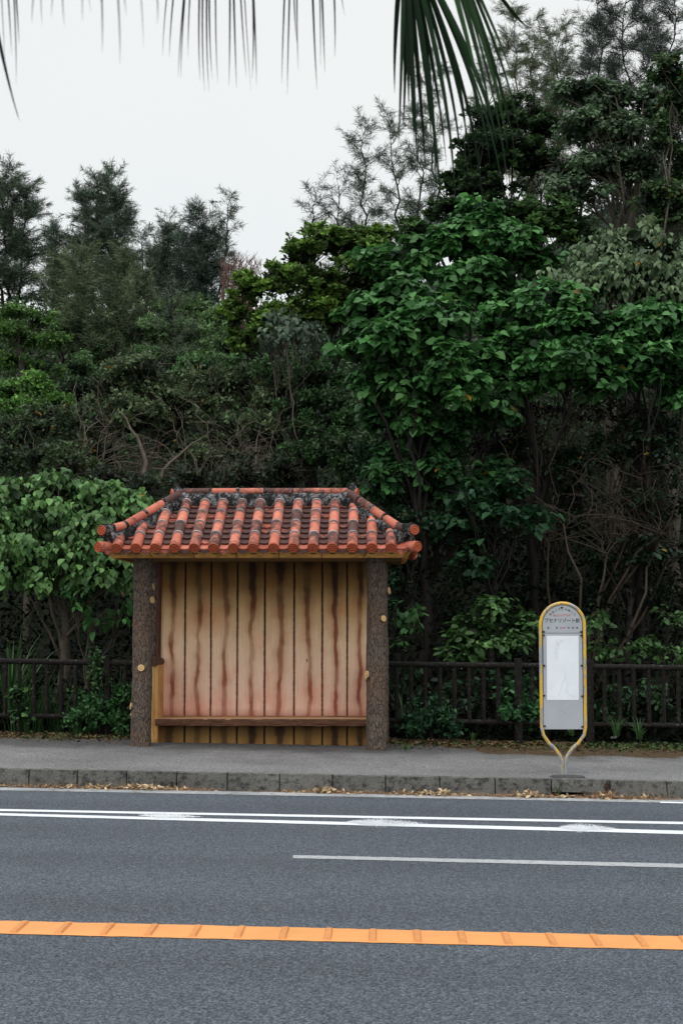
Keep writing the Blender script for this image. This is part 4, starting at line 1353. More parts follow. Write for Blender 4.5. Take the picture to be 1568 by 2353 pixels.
# right-hand skyline
casuarina('spindly casuarina standing alone against the sky right of centre', 46, 828, 640, 296, 75, GR, 1, 1.0, sparse=0.35)
casuarina('sparse low casuarina left of the spindly lone one', 44, 745, 640, 405, 75, (0.05, 0.055, 0.045), 2, 0.7, sparse=0.5)
casuarina('hazy casuarina behind the hanging palm blades', 48, 930, 620, 235, 75, GR, 2, 1.0, sparse=0.35)
casuarina('tall hazy casuarina right of the hanging palm blades', 50, 1065, 560, 95, 90, GR, 2, 1.0, sparse=0.0)
casuarina('pale crowned casuarina rising highest behind the dark rosette tree', 50, 1222, 520, 25, 75, (0.085, 0.10, 0.06), 3, 1.4)
casuarina('thin casuarina between the pale crowned one and the top right corner', 52, 1318, 480, 60, 60, GR, 2, 0.9, sparse=0.0)
casuarina('bare wispy casuarina filling the top right corner', 42, 1450, 560, -90, 130, (0.05, 0.06, 0.05), 3, 1.2, sparse=0.0)
casuarina('wispy casuarina cut by the right edge of the photo', 44, 1580, 560, -60, 110, (0.05, 0.06, 0.05), 2, 1.0, sparse=0.0)
# bare reddish shrub on the crest
x0 = W(550, 690, 44)
t = thing('bare_shrub', (x0.x, 44, hillz(x0.x, 44)), 'bare reddish twiggy shrub against the sky at the hill crest', 'shrub')
s = mb('twig_red')
b0 = Vector((x0.x, 44, hillz(x0.x, 44)))
for _ in range(70):
    e = W(random.uniform(505, 600), random.uniform(590, 650), 44 + random.uniform(-.5, .5))
    s.tube(bez(b0 + Vector((0, 0, .3)), e, 6, 0.12, 0.06), [0.022 * (1 - 0.8 * i / 6) + 0.003 for i in range(7)], 4, False)
    for _k in range(4):
        e2 = e + Vector((random.gauss(0, .12), random.gauss(0, .1), random.uniform(0, .25)))
        s.tube([e - Vector((0, 0, .15)), e2], [0.008, 0.005], 3, False)
s.build('stem', t)

BG = (0.032, 0.100, 0.028); BGH = (0.085, 0.21, 0.055)        # bright broad leaf
MG = (0.040, 0.088, 0.028); MGH = (0.09, 0.18, 0.05)
DG = (0.016, 0.036, 0.014); DGH = (0.04, 0.08, 0.025)
OL = (0.046, 0.068, 0.032); OLH = (0.12, 0.165, 0.075)         # dull olive
gS = 'trees on the hillside behind the fence'
# left slope
plant('tree', 'flat-topped bright tree with a visible forked trunk at the left edge', 'tree', 35, 37,
      [(40, 715, 37, 60, 22), (95, 735, 37, 50, 24), (10, 760, 36.5, 50, 22), (70, 780, 37, 62, 22), (130, 790, 37, 36, 24), (20, 830, 37, 50, 22), (95, 840, 37.5, 55, 20)],
      'small', (0.055, 0.12, 0.03), (0.14, 0.25, 0.06), gS, r0=0.13, top=W(50, 800, 37), sub=9)
plant('tree', 'rounded mid-green tree halfway up the left slope', 'tree', 190, 40,
      [(170, 760, 40, 60, 40), (230, 800, 40, 60, 45), (290, 740, 41, 60, 40), (180, 850, 38, 60, 40)], 'small', (0.055, 0.105, 0.042), (0.13, 0.23, 0.07), gS, dens=0.8)
plant('tree', 'light green tree in the middle of the slope below the dark casuarina pair', 'tree', 430, 41,
      [(390, 720, 42, 60, 38), (450, 710, 42, 55, 32), (360, 770, 40, 60, 40), (440, 780, 40, 66, 45), (500, 740, 41, 45, 36)], 'small', (0.065, 0.118, 0.044), (0.15, 0.24, 0.085), gS, dens=0.8)
plant('tree', 'dense mid-green tree low on the slope left of the rosette-leaved tree', 'tree', 460, 38,
      [(400, 840, 38, 66, 44), (470, 850, 37, 66, 50), (330, 840, 38, 55, 40), (530, 800, 38, 40, 60)], 'small', (0.042, 0.09, 0.034), (0.11, 0.20, 0.06), gS, dens=0.9)
plant('shrub', 'bright yellow-green shrub at the left edge below the flat-topped tree', 'shrub', 40, 33,
      [(20, 905, 33, 50, 34), (80, 890, 33, 52, 36), (130, 925, 33, 45, 30), (45, 940, 32, 60, 28)], 'small', (0.065, 0.15, 0.03), (0.15, 0.29, 0.06), r0=0.05)
plant('shrub', 'shadowy shrub behind the tangled olive trees on the left', 'shrub', 200, 33,
      [(200, 900, 34, 70, 40), (280, 890, 34, 70, 40), (350, 900, 34, 70, 40)], 'small', DG, DGH, r0=0.05)
# dull tangle
gT = 'tangled dull-leaved trees above the shelter roof'
def tang(label, base, px, pts, Y, r0=0.10, col=OL, hi=OLH, top=None, dens=0.9, yellow=0.006, style='small', tw=16):
    return plant('tree', label, 'tree', px, Y, pts, style, col, hi, gT, trunk='trunk', r0=r0, dens=dens, twigs=tw, yellow=yellow, top=top, size=1.1)
tang('olive-leaved tree with a thick forked trunk bending right above the left hip of the roof', None, 340,
     [(250, 900, 29, 75, 50), (330, 860, 29, 85, 55), (200, 980, 28.5, 70, 55), (300, 960, 28.5, 80, 55), (400, 940, 29, 75, 60), (230, 1040, 28, 70, 40), (400, 1020, 29, 70, 40)], 28.6, 0.13, top=W(330, 1060, 28.6))
tang('olive-leaved tree with a slim curved pale trunk above the middle of the roof', None, 570,
     [(480, 900, 29.5, 75, 60), (560, 880, 30, 80, 60), (640, 920, 29.5, 70, 60), (520, 990, 29, 70, 50), (610, 1000, 29, 70, 50), (480, 1050, 28.5, 60, 35)], 28.8, 0.085, top=W(590, 1040, 28.8))
tang('greener small-leaved tree at the left edge above the broad-leaved bush', None, 60,
     [(30, 1000, 27.5, 60, 50), (100, 970, 28, 65, 50), (20, 1060, 27, 50, 40), (110, 1050, 27, 70, 45), (160, 1080, 26.5, 60, 35)], 27.3, 0.08, (0.03, 0.05, 0.024), (0.07, 0.11, 0.04))
tang('dim thicket tree filling the gap between the forked trunk and the slim one', None, 450,
     [(440, 1100, 27.5, 70, 40), (330, 1130, 27, 70, 40), (560, 1090, 27.5, 65, 40), (660, 1090, 27.5, 60, 50), (250, 1110, 27, 60, 40)], 27.6, 0.06, (0.018, 0.026, 0.015), (0.04, 0.06, 0.03), dens=0.7)
# crooked limbs in front of the tangle
# centre: rosette-leaved tree
plant('tree', 'dense glossy tree with upright leaf rosettes, domed against the sky left of centre', 'tree', 720, 31,
      [(745, 560, 31, 70, 38), (690, 590, 31, 60, 40), (810, 560, 31, 66, 40), (870, 570, 31, 60, 42), (640, 640, 31, 56, 44), (725, 640, 30.3, 75, 50), (820, 640, 30.3, 75, 50),
       (575, 660, 31, 50, 40), (540, 720, 31, 38, 44), (600, 740, 30.6, 60, 50), (680, 720, 30.4, 66, 50), (560, 780, 31, 45, 34), (770, 720, 30.5, 66, 50), (890, 660, 31, 50, 60)],
      'rosette', (0.060, 0.115, 0.022), (0.17, 0.29, 0.05), gS, trunk='trunk_dark', r0=0.15, sub=13)
plant('shrub', 'grey-leaved drooping shrub with bare curved stems under the rosette tree', 'shrub', 720, 28.5,
      [(650, 730, 28.5, 48, 30), (690, 760, 28.5, 50, 34), (730, 800, 28.5, 40, 36), (630, 780, 28.5, 30, 26)], 'heartd', (0.055, 0.085, 0.055), (0.09, 0.14, 0.08), r0=0.06, dens=0.6, twigs=14, size=0.85)
plant('tree', 'small-leaved dark tree between the tangle and the big broad-leaved tree', 'tree', 760, 28,
      [(720, 880, 28.5, 70, 50), (690, 950, 28.5, 70, 55), (770, 960, 28, 75, 60), (720, 1040, 28, 70, 55), (800, 1050, 27.5, 70, 60), (640, 860, 29.5, 55, 50)],
      'small', (0.022, 0.052, 0.018), (0.06, 0.125, 0.04), gS, trunk='trunk_dark', r0=0.1)
# right: broad-leaved masses
gB = 'broad-leaved trees on the right'
def broad(label, px, Y, pts, **k):
    kw = dict(style='heart', col=BG, hi=BGH, group=gB, trunk='trunk_dark', r0=0.11, yellow=0.002)
    kw.update(k)
    return plant('tree', label, 'tree', px, Y, pts, **kw)
broad('nearest broad-leaved tree, its bright crown bulging out right of the shelter roof', 960, 25.2,
      [(865, 720, 25.5, 80, 52), (935, 690, 25.5, 85, 50), (1000, 735, 25, 90, 55), (830, 790, 25.3, 62, 50), (910, 800, 25, 85, 60), (1010, 830, 24.8, 85, 60), (1050, 890, 24.7, 55, 45),
       (880, 880, 25.2, 75, 50), (960, 905, 25, 80, 50), (960, 960, 25.2, 60, 40)], dens=1.1)
broad('broad-leaved tree with a bright tiered top below the palm blades', 1100, 28,
      [(880, 600, 29, 70, 42), (960, 590, 28.6, 80, 45), (1060, 560, 28.6, 75, 50), (1110, 500, 29, 62, 40), (1160, 560, 28.5, 75, 45), (1020, 660, 28, 95, 50), (1130, 650, 28, 95, 55), (1230, 590, 28.4, 70, 40)], dens=1.0)
broad('broad-leaved tree whose low crown hangs over the dark hollow above the sign', 1250, 25.5,
      [(1170, 740, 26, 85, 50), (1250, 700, 26, 90, 52), (1330, 740, 25.7, 90, 52), (1140, 820, 25.5, 70, 42), (1230, 800, 25.4, 90, 50), (1330, 830, 25.2, 90, 50), (1200, 870, 25.3, 80, 36), (1390, 880, 25.2, 60, 34)], dens=1.05)
broad('broad-leaved tree at the right edge, level with the crown above the sign', 1480, 25.8,
      [(1440, 760, 25.8, 80, 48), (1510, 740, 25.8, 75, 50), (1570, 790, 25.8, 60, 55), (1420, 830, 25.4, 75, 48), (1500, 840, 25.4, 80, 48), (1560, 880, 25.5, 55, 50)], dens=1.05)
broad('pale vine-draped tree with drooping leaves at the right edge', 1480, 28,
      [(1390, 590, 28, 70, 48), (1460, 560, 28, 70, 45), (1530, 580, 28, 60, 50), (1360, 660, 27.5, 80, 45), (1440, 640, 27.3, 80, 48), (1530, 660, 27.3, 70, 48), (1290, 660, 27.5, 60, 40)],
      style='vine', col=(0.075, 0.12, 0.06), hi=(0.15, 0.20, 0.10), yellow=0.004, dens=1.2)
plant('tree', 'dark dome-headed rosette tree behind the palm blade tips', 'tree', 1190, 33,
      [(1120, 290, 33, 70, 40), (1190, 270, 33, 75, 38), (1240, 300, 33, 50, 36), (1090, 350, 33, 56, 44), (1160, 350, 32.6, 80, 50), (1230, 370, 32.6, 60, 40), (1050, 420, 33, 56, 44), (1120, 430, 32.6, 75, 44), (1040, 490, 33, 60, 36)],
      'rosette', (0.016, 0.036, 0.014), (0.05, 0.10, 0.024), gS, trunk='trunk_dark', r0=0.14, dens=0.9)
plant('tree', 'low rosette tree tucked between the dark dome and the bright tiered crown', 'tree', 1230, 30,
      [(1180, 480, 30, 60, 36), (1240, 520, 30, 66, 34), (1290, 490, 30, 66, 44), (1330, 540, 30, 60, 36), (960, 540, 31, 66, 36)], 'rosette', (0.034, 0.075, 0.024), (0.10, 0.19, 0.045), gS, trunk='trunk_dark')
plant('tree', 'spreading tree with grey-green leaves and exposed crooked limbs, upper right', 'tree', 1430, 30.5,
      [(1330, 210, 31, 70, 40), (1400, 240, 31, 75, 44), (1340, 290, 30.6, 70, 42), (1430, 310, 30.5, 75, 44), (1490, 240, 31, 60, 50), (1380, 370, 30.3, 75, 40), (1300, 390, 30.5, 60, 36), (1470, 380, 30.3, 70, 40), (1330, 440, 30, 70, 36)],
      'mid', (0.058, 0.10, 0.052), (0.13, 0.19, 0.10), gS, trunk='trunk', r0=0.16, twigs=12, dens=1.0, yellow=0.002, top=W(1440, 470, 30.5))
plant('tree', 'round-leaved tree with a few orange leaves at the top right edge', 'tree', 1560, 29.5,
      [(1540, 170, 29.5, 50, 40), (1570, 240, 29.5, 50, 50), (1530, 320, 29.5, 50, 44), (1580, 380, 29.5, 50, 50), (1500, 450, 29.3, 60, 40), (1560, 480, 29.3, 50, 44)],
      'round', (0.032, 0.066, 0.026), (0.07, 0.13, 0.04), gS, trunk='trunk', r0=0.12, yellow=0.02, twigs=10)
# dark hollow: canopy shade put into very dark leaf colours
plant('tree', 'dark small-leaved tree behind the right post of the shelter', 'tree', 900, 25.5,
      [(870, 1060, 26, 62, 55), (930, 1040, 26, 66, 55), (900, 1130, 25.6, 60, 55), (960, 1200, 25.3, 60, 55), (920, 1290, 25, 55, 55), (990, 1110, 26, 60, 50)],
      'small', (0.012, 0.034, 0.014), (0.036, 0.085, 0.034), gS, trunk='trunk_dark', r0=0.08, twigs=8)
plant('tree', 'shaded broad-leaved sapling in the hollow right of the roof end', 'tree', 1130, 24.5,
      [(1080, 1140, 24.5, 60, 36), (1150, 1180, 24.4, 66, 36), (1220, 1190, 24.5, 60, 34), (1040, 1210, 24.6, 50, 34), (1110, 1280, 24.4, 60, 40), (1180, 1110, 25, 60, 34)],
      'heart', (0.014, 0.044, 0.018), (0.036, 0.10, 0.038), gB, trunk='trunk_dark', r0=0.07, dens=0.55, size=0.9)
plant('tree', 'dim leafy tree with leaning stems at the right edge of the hollow', 'tree', 1450, 25,
      [(1430, 1010, 25.5, 75, 40), (1520, 1040, 25.4, 66, 46), (1350, 1060, 25.8, 70, 36), (1540, 1150, 25, 50, 60), (1450, 1160, 25.4, 60, 44), (1500, 1260, 25, 60, 44), (1400, 1290, 25.4, 60, 40)],
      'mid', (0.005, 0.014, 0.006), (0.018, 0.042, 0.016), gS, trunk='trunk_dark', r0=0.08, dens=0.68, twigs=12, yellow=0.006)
plant('tree', 'leggy brown-twigged tree in the dark hollow above the sign', 'tree', 1290, 26.5,
      [(1250, 960, 26.5, 90, 40), (1350, 940, 26.5, 90, 40), (1180, 1010, 26.6, 80, 40), (1440, 950, 26.5, 70, 40), (1260, 1060, 26.5, 90, 40), (1330, 1150, 26.4, 70, 40)],
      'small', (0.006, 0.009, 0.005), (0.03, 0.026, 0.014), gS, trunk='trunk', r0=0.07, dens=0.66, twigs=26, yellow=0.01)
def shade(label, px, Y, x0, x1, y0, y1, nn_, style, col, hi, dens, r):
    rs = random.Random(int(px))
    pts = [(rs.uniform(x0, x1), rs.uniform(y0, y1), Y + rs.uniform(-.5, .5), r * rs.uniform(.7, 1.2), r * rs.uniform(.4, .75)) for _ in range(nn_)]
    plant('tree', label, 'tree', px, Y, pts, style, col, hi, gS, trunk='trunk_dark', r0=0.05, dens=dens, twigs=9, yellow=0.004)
shade('shaded tree under the bulging broad-leaved crown, leaves thinning into black', 1010, 25.3, 870, 1130, 940, 1130, 14, 'heart', (0.024, 0.072, 0.024), (0.06, 0.15, 0.045), 0.9, 60)
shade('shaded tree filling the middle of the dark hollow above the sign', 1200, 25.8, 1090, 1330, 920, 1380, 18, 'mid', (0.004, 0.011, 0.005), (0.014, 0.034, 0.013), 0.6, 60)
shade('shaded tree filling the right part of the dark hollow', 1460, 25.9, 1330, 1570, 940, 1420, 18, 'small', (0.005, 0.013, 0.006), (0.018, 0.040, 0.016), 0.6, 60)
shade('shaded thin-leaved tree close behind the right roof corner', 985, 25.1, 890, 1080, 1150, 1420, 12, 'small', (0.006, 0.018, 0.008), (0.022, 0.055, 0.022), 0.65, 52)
# low bushes behind the fence, right
gF = 'low shrubs along the fence'
def low(label, px, Y, pts, style='mid', col=MG, hi=MGH, dens=0.75, **k):
    kw = dict(group=gF, trunk='trunk_dark', r0=0.03)
    kw.update(k)
    return plant('shrub', label, 'shrub', px, Y, pts, style, col, hi, dens=dens, **kw)
low('glossy shrub with long drooping leaves just behind the rail left of the sign', 1140, 22.9, [(1080, 1440, 23, 50, 34), (1140, 1410, 23, 60, 36), (1200, 1440, 23, 50, 34), (1150, 1480, 22.8, 60, 30), (1060, 1490, 22.9, 46, 26)], size=1.15)
low('few-leaved shrub beside the right post of the shelter', 920, 22.8, [(910, 1400, 22.8, 26, 30), (950, 1390, 22.9, 30, 28), (910, 1470, 22.8, 30, 26), (950, 1440, 22.8, 24, 26)], dens=0.45, col=(0.028, 0.085, 0.026), size=1.1)
low('shrub leaning over the rail just right of the sign', 1400, 22.9, [(1370, 1430, 23, 36, 34), (1400, 1480, 22.9, 46, 30), (1450, 1500, 22.9, 40, 26)], dens=0.55)
low('shrub with one brown leaf at the right edge above the rail', 1530, 22.9, [(1500, 1480, 23, 46, 24), (1550, 1500, 22.9, 40, 30), (1540, 1410, 23.2, 40, 26)], dens=0.5, yellow=0.01)
low('bushy weed pushing through the railing left of the sign', 1195, 22.0, [(1195, 1590, 22.1, 36, 36), (1180, 1630, 21.9, 44, 34), (1215, 1640, 22, 36, 30), (1160, 1600, 22.1, 24, 24)], style='small', col=(0.028, 0.085, 0.032), hi=(0.06, 0.15, 0.05), dens=1.0)
low('low weed clump at the fence foot right of the shelter', 990, 21.75, [(975, 1610, 22, 40, 22), (1000, 1640, 21.8, 42, 26), (940, 1660, 21.8, 40, 22), (1030, 1665, 21.8, 30, 20)], style='small', col=(0.024, 0.068, 0.03), hi=(0.05, 0.12, 0.05), dens=1.1, size=0.8)
low('dim shrub behind the far right railing', 1480, 22.6, [(1440, 1590, 22.7, 60, 40), (1530, 1600, 22.7, 60, 44), (1390, 1640, 22.6, 40, 34)], style='mid', col=(0.02, 0.05, 0.02), hi=(0.045, 0.10, 0.03), dens=0.5)
low('dim shrub behind the railing between shelter and sign', 1060, 22.7, [(950, 1560, 22.8, 50, 40), (1060, 1580, 22.8, 60, 44), (1130, 1560, 22.8, 50, 34)], style='mid', col=(0.016, 0.04, 0.018), hi=(0.035, 0.08, 0.03), dens=0.45)
# left foreground broad-leaved bush
plant('tree', 'low broad-leaved tree with drooping bright leaves left of the shelter', 'tree', 130, 23.4,
      [(60, 1130, 23.6, 75, 32), (150, 1120, 23.6, 75, 30), (240, 1140, 23.5, 70, 32), (300, 1160, 23.4, 45, 32), (20, 1190, 23.5, 60, 34), (110, 1190, 23.2, 80, 36), (220, 1200, 23.2, 75, 36), (60, 1260, 23.1, 75, 36),
       (150, 1270, 23, 75, 36), (250, 1270, 23, 66, 36), (20, 1320, 23.1, 55, 32), (110, 1330, 23, 50, 24), (215, 1330, 22.9, 60, 26), (280, 1310, 23, 40, 36)],
      'heartd', (0.062, 0.135, 0.045), (0.16, 0.29, 0.085), gB, trunk='trunk', r0=0.115, dens=0.95, twigs=10, top=W(150, 1400, 23.4), yellow=0.002, size=0.93)
plant('shrub', 'sparse drooping sprigs hanging below the broad-leaved tree on the left', 'shrub', 190, 23.2,
      [(190, 1385, 23, 34, 24), (230, 1420, 23, 36, 20), (160, 1350, 23, 30, 20), (285, 1390, 23, 20, 30)], 'heartd', BG, BGH, r0=0.05, dens=0.5, twigs=22, trunk='trunk')
low('leafy weed clump in front of the railing beside the left post of the shelter', 215, 21.75, [(210, 1610, 21.9, 44, 26), (250, 1635, 21.8, 44, 30), (195, 1655, 21.7, 44, 26), (280, 1600, 21.9, 26, 34), (285, 1660, 21.8, 24, 26)], style='small', col=(0.03, 0.085, 0.028), hi=(0.065, 0.16, 0.05), dens=1.3, size=0.85)
low('creeper climbing the fence post left of the shelter', 225, 21.75, [(222, 1530, 21.8, 14, 26), (230, 1560, 21.8, 18, 24), (215, 1500, 21.85, 12, 16)], style='small', col=(0.03, 0.075, 0.028), dens=0.8, size=0.8, twigs=5)
low('small leafy creeper at the left end of the lower rail', 45, 21.75, [(42, 1600, 21.8, 16, 26), (48, 1640, 21.8, 18, 18)], style='round', col=(0.03, 0.075, 0.028), dens=0.7, size=0.8, twigs=5)

def tangle(label, px, Y, x0, x1, y0, y1, nn_, mat, r=0.012, limbs=()):
    b0 = W(px, 1300, Y); base = Vector((b0.x, Y, hillz(b0.x, Y) - 0.05))
    t = thing('bare_tree', base, label, 'tree', 'leafless twig tangles')
    s = mb(mat)
    rs = random.Random(int(px * 7))
    hubs = []
    for _ in range(9):
        h_ = W(rs.uniform(x0, x1), y1 + rs.uniform(-30, 60), Y + rs.uniform(-.4, .4))
        s.tube(bez(base, h_, 6, 0.12, 0.05), [0.035, 0.032, 0.03, 0.026, 0.023, 0.02, 0.018], 6, False)
        hubs.append(h_)
    for _ in range(nn_):
        h_ = rs.choice(hubs)
        e = W(rs.uniform(x0, x1), rs.uniform(y0, y1), Y + rs.uniform(-.6, .6))
        L_ = (e - h_)
        if L_.length > 2.0: e = h_ + L_.normalized() * rs.uniform(0.7, 2.0)
        pts = bez(h_, e, 8, 0.22, 0.14)
        s.tube(pts, [r * (1 - 0.75 * i / 8) + 0.0025 for i in range(9)], 4, False)
        for _k in range(2):
            q = pts[rs.randint(3, 7)]
            s.tube(bez(q, q + Vector((rs.gauss(0, .3), rs.gauss(0, .2), rs.gauss(.05, .25))), 4, 0.2, 0.15), [0.006, 0.005, 0.004, 0.003, 0.002], 3, False)
    for path, rr in limbs:
        P_ = [W(a, b_, Y - 0.3) for a, b_ in path]
        s.tube(P_, [rr * (1 - 0.88 * i / (len(P_) - 1)) for i in range(len(P_))], 8, True, 0.15)
    s.build('branches', t)
tangle('curtain of bare brown twigs in the dark hollow above and right of the sign', 1350, 25.1, 1120, 1568, 930, 1230, 60, 'twig_dark', 0.008)
tangle('bare grey twigs and a crooked forked limb above the left end of the roof', 380, 27.9, 150, 480, 860, 1120, 60, 'trunk_pale', 0.009,
       [([(345, 1190), (338, 1140), (334, 1110), (332, 1080), (336, 1060), (325, 1030), (316, 1005), (300, 985), (290, 960), (270, 940)], 0.07),
        ([(336, 1118), (356, 1112), (372, 1098), (376, 1080), (392, 1062), (412, 1046), (440, 1020), (462, 1008), (490, 985)], 0.055)])
tangle('bare grey twigs with one curved pale stem above the middle of the roof', 575, 28.1, 440, 720, 880, 1120, 55, 'trunk_pale', 0.009,
       [([(560, 1160), (572, 1115), (578, 1090), (590, 1065), (588, 1040), (590, 1010), (598, 980)], 0.05)])

# grasses: arching blades
def blades(s_lists, cx, cy, cz, n, L, wid, col, spread=0.15, lean=0.55):
    V, F, CC = s_lists
    for _ in range(n):
        az = random.uniform(0, 2 * math.pi); l = L * random.uniform(0.5, 1.15)
        h = Vector((math.cos(az), math.sin(az), 0)); sd = Vector((-h.y, h.x, 0))
        b0 = Vector((cx, cy, cz)) + h * random.uniform(0, spread)
        out = random.uniform(0.2, 1.0) * lean
        k = 6; o_ = len(V); w_ = wid * random.uniform(0.6, 1.1)
        cc = [c_ * random.uniform(0.6, 1.3) for c_ in (random.uniform(0.9, 1.1),) * 1]
        m_ = random.uniform(0.55, 1.35)
        for i in range(k + 1):
            t = i / k
            p = b0 + h * (l * out * t ** 1.7) + Vector((0, 0, l * (t - 0.55 * out * t ** 3)))
            ww = w_ * (1 - t ** 2) * 0.5 + 0.0008
            V.append(p - sd * ww + Vector((0, 0, .15 * ww))); V.append(p + sd * ww)
            CC += [[col[0] * m_, col[1] * m_, col[2] * m_, 1]] * 2
            if i: F.append((o_ + 2*i - 2, o_ + 2*i - 1, o_ + 2*i + 1, o_ + 2*i))

def blade_obj(name, lists, parent=None):
    V, F, CC = lists
    me = bpy.data.meshes.new(name); me.from_pydata([tuple(v) for v in V], [], F)
    me.materials.append(M['dull_leaf' if name == 'frond' else 'leaf'])
    ca = me.color_attributes.new('Col', 'FLOAT_COLOR', 'POINT'); ca.data.foreach_set('color', np.array(CC, dtype=np.float32).ravel())
    me.polygons.foreach_set('use_smooth', [True] * len(F))
    o = bpy.data.objects.new(name, me); C.objects.link(o)
    if parent: put(o, parent)
    return o

def tuft(label, px, py, Y, n, L, wid, col, spread=0.12, lean=0.6, name='grass_clump', group='grass clumps along the fence'):
    p = W(px, py, Y)
    l_ = ([], [], [])
    blades(l_, p.x, p.y, p.z, n, L, wid, col, spread, lean)
    o = blade_obj(name, l_)
    tag(o, label, 'grass', group)
    # origin at the base
    co = np.empty(len(o.data.vertices) * 3, dtype=np.float32); o.data.vertices.foreach_get('co', co)
    co = co.reshape(-1, 3) - np.array(p, dtype=np.float32); o.data.vertices.foreach_set('co', co.ravel()); o.location = p
    return o
GC = (0.055, 0.12, 0.04); GC2 = (0.03, 0.07, 0.025)
tuft('tall arching grass clump above the rail at the left edge', 25, 1640, 22.7, 60, 1.5, 0.035, GC, 0.25, 0.7)
tuft('long grass behind the railing at the far left', 60, 1700, 22.5, 70, 1.15, 0.025, GC, 0.4, 0.5)
tuft('long grass behind the railing midway to the shelter', 140, 1700, 22.5, 60, 1.0, 0.022, GC2, 0.4, 0.5)
tuft('bright fine grass clump leaning out of the railing left of the shelter', 178, 1690, 21.75, 55, 0.62, 0.012, (0.06, 0.13, 0.045), 0.12, 0.7)
tuft('grass behind the railing next to the left post of the shelter', 265, 1700, 22.6, 50, 1.15, 0.018, GC2, 0.3, 0.5)
tuft('striped pale grass at the foot of the right shelter post', 925, 1660, 22.1, 24, 0.62, 0.025, (0.12, 0.18, 0.10), 0.12, 0.5)
tuft('small grass sprout by the litter strip right of the shelter', 1085, 1700, 21.4, 14, 0.16, 0.012, GC, 0.04, 0.8)
tuft('spiky grass tuft at the railing foot right of the sign', 1415, 1690, 21.6, 30, 0.40, 0.014, GC, 0.06, 0.8)
tuft('spiky grass tuft second right of the sign', 1468, 1698, 21.5, 32, 0.36, 0.016, GC, 0.06, 0.9)
tuft('long-leaved sprout under the sign panel', 1312, 1690, 21.7, 12, 0.24, 0.02, GC, 0.04, 0.9)
tuft('small bright sprout growing from the pavement beside the right post', 931, 1722, 20.2, 16, 0.10, 0.014, (0.05, 0.14, 0.03), 0.03, 0.9)
tuft('small weed growing in the kerb joint below the sign', 1282, 1832, KY - 0.03, 18, 0.20, 0.012, (0.06, 0.10, 0.045), 0.03, 0.6)
tuft('yellowed grass tuft on the pavement edge at the left', 135, 1703, 21.0, 60, 0.15, 0.006, (0.12, 0.13, 0.05), 0.16, 0.8)

# ground cover: weeds at the fence foot, dark undergrowth on the hill (nobody could count it)
def scatter(name, pts, dirs, nrms, sizes, cols, shape, mat, label):
    o = leafmesh(name, np.array(pts), np.array(dirs), np.array(nrms), np.array(sizes), np.array(cols), shape, M[mat])
    tag(o, label, 'plants', kind='stuff')
    return o
n = 70000
yy = 22.4 + 30 * rng.random(n) ** 1.35
ang = rng.uniform(-0.30, 0.27, n)
xx = yy * ang
hz = np.array([hillz(a, b2) for a, b2 in zip(xx, yy)])
cl = 0.9 * rng.random(n) ** 1.8 * np.where(yy < 24, 0.8, np.where(yy < 29, 2.6, 1.2))
pts = np.stack([xx, yy, hz + cl], 1)
gmix = rng.random((n, 1))
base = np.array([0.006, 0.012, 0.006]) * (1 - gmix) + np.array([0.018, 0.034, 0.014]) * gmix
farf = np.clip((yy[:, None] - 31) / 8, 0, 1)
base = base * (0.25 + 4.35 * farf)  # canopy shade painted in: near leaves almost black, far ones brighter
scatter('undergrowth', pts, rvec(n) + np.array([[0, 0, 0.3]]), rvec(n) + np.array([[0, 0, 0.9]]), rng.uniform(0.05, 0.15, n) * (0.8 + yy / 60), base, 'oval', 'dull_leaf',
        'dark leafy undergrowth covering the slope')
# weeds and dead leaves at the fence foot
n = 5200
px = np.concatenate([rng.uniform(-60, 300, 1500), rng.uniform(890, 1620, 3700)])
Ys = 21.95 - np.abs(rng.normal(0, 0.55, n))
pts = []; 
for a, y in zip(px, Ys):
    x = W(a, 1700, y).x
    pts.append((x, y, gz(x, PZ) + random.random() ** 2 * 0.05 + 0.004))
isg = (rng.random(n) < np.where(px > 1350, 0.75, 0.3))
cols = np.where(isg[:, None], np.array([0.05, 0.10, 0.03]), np.array([0.15, 0.095, 0.05])) * rng.uniform(0.3, 1.2, (n, 1))
scatter('ground_cover', pts, rvec(n) * np.array([1, 1, 0.3]), rvec(n) * 0.5 + np.array([[0, 0, 1.0]]), rng.uniform(0.02, 0.06, n), cols, 'round', 'litterleaf',
        'dead leaves and creeping weeds along the foot of the fence')
# dry leaves in the gutter
pts = []; sz = []; cols = []
for (a, b2, cnt, hgt_) in ((190, 260, 90, .03), (260, 400, 190, .05), (60, 200, 60, .008), (400, 440, 20, .01), (705, 800, 150, .045), (640, 705, 18, .005), (900, 1062, 190, .035), (1010, 1030, 30, .07),
                           (1170, 1260, 170, .055), (1260, 1330, 60, .02), (1355, 1410, 80, .05), (1410, 1460, 20, .01), (1460, 1515, 50, .02), (-60, 40, 30, .01), (440, 1568, 130, .004)):
    for _ in range(cnt):
        q = random.gauss(0.5, 0.22); q = min(1.05, max(-0.05, q))
        pxx = a + (b2 - a) * q
        yy_ = KY - 0.015 - abs(random.gauss(0, 0.065))
        x = W(pxx, 1820, yy_).x
        pts.append((x, yy_, gz(x, 0.006) + random.random() * hgt_ * (1 - abs(q - 0.5) * 1.5)))
        sz.append(random.uniform(0.02, 0.075))
        k = random.random()
        mm_ = random.uniform(0.6, 1.25); cols.append([c_ * mm_ for c_ in ((0.48, 0.34, 0.20) if k < 0.45 else (0.58, 0.45, 0.29) if k < 0.8 else (0.16, 0.10, 0.06))])
n = len(pts)
scatter('leaf_litter', pts, rvec(n) * np.array([1, .6, 0.35]), rvec(n) * 0.7 + np.array([[0, -0.2, 0.8]]), sz, cols, 'oval', 'litterleaf', 'dry curled leaves gathered against the kerb')
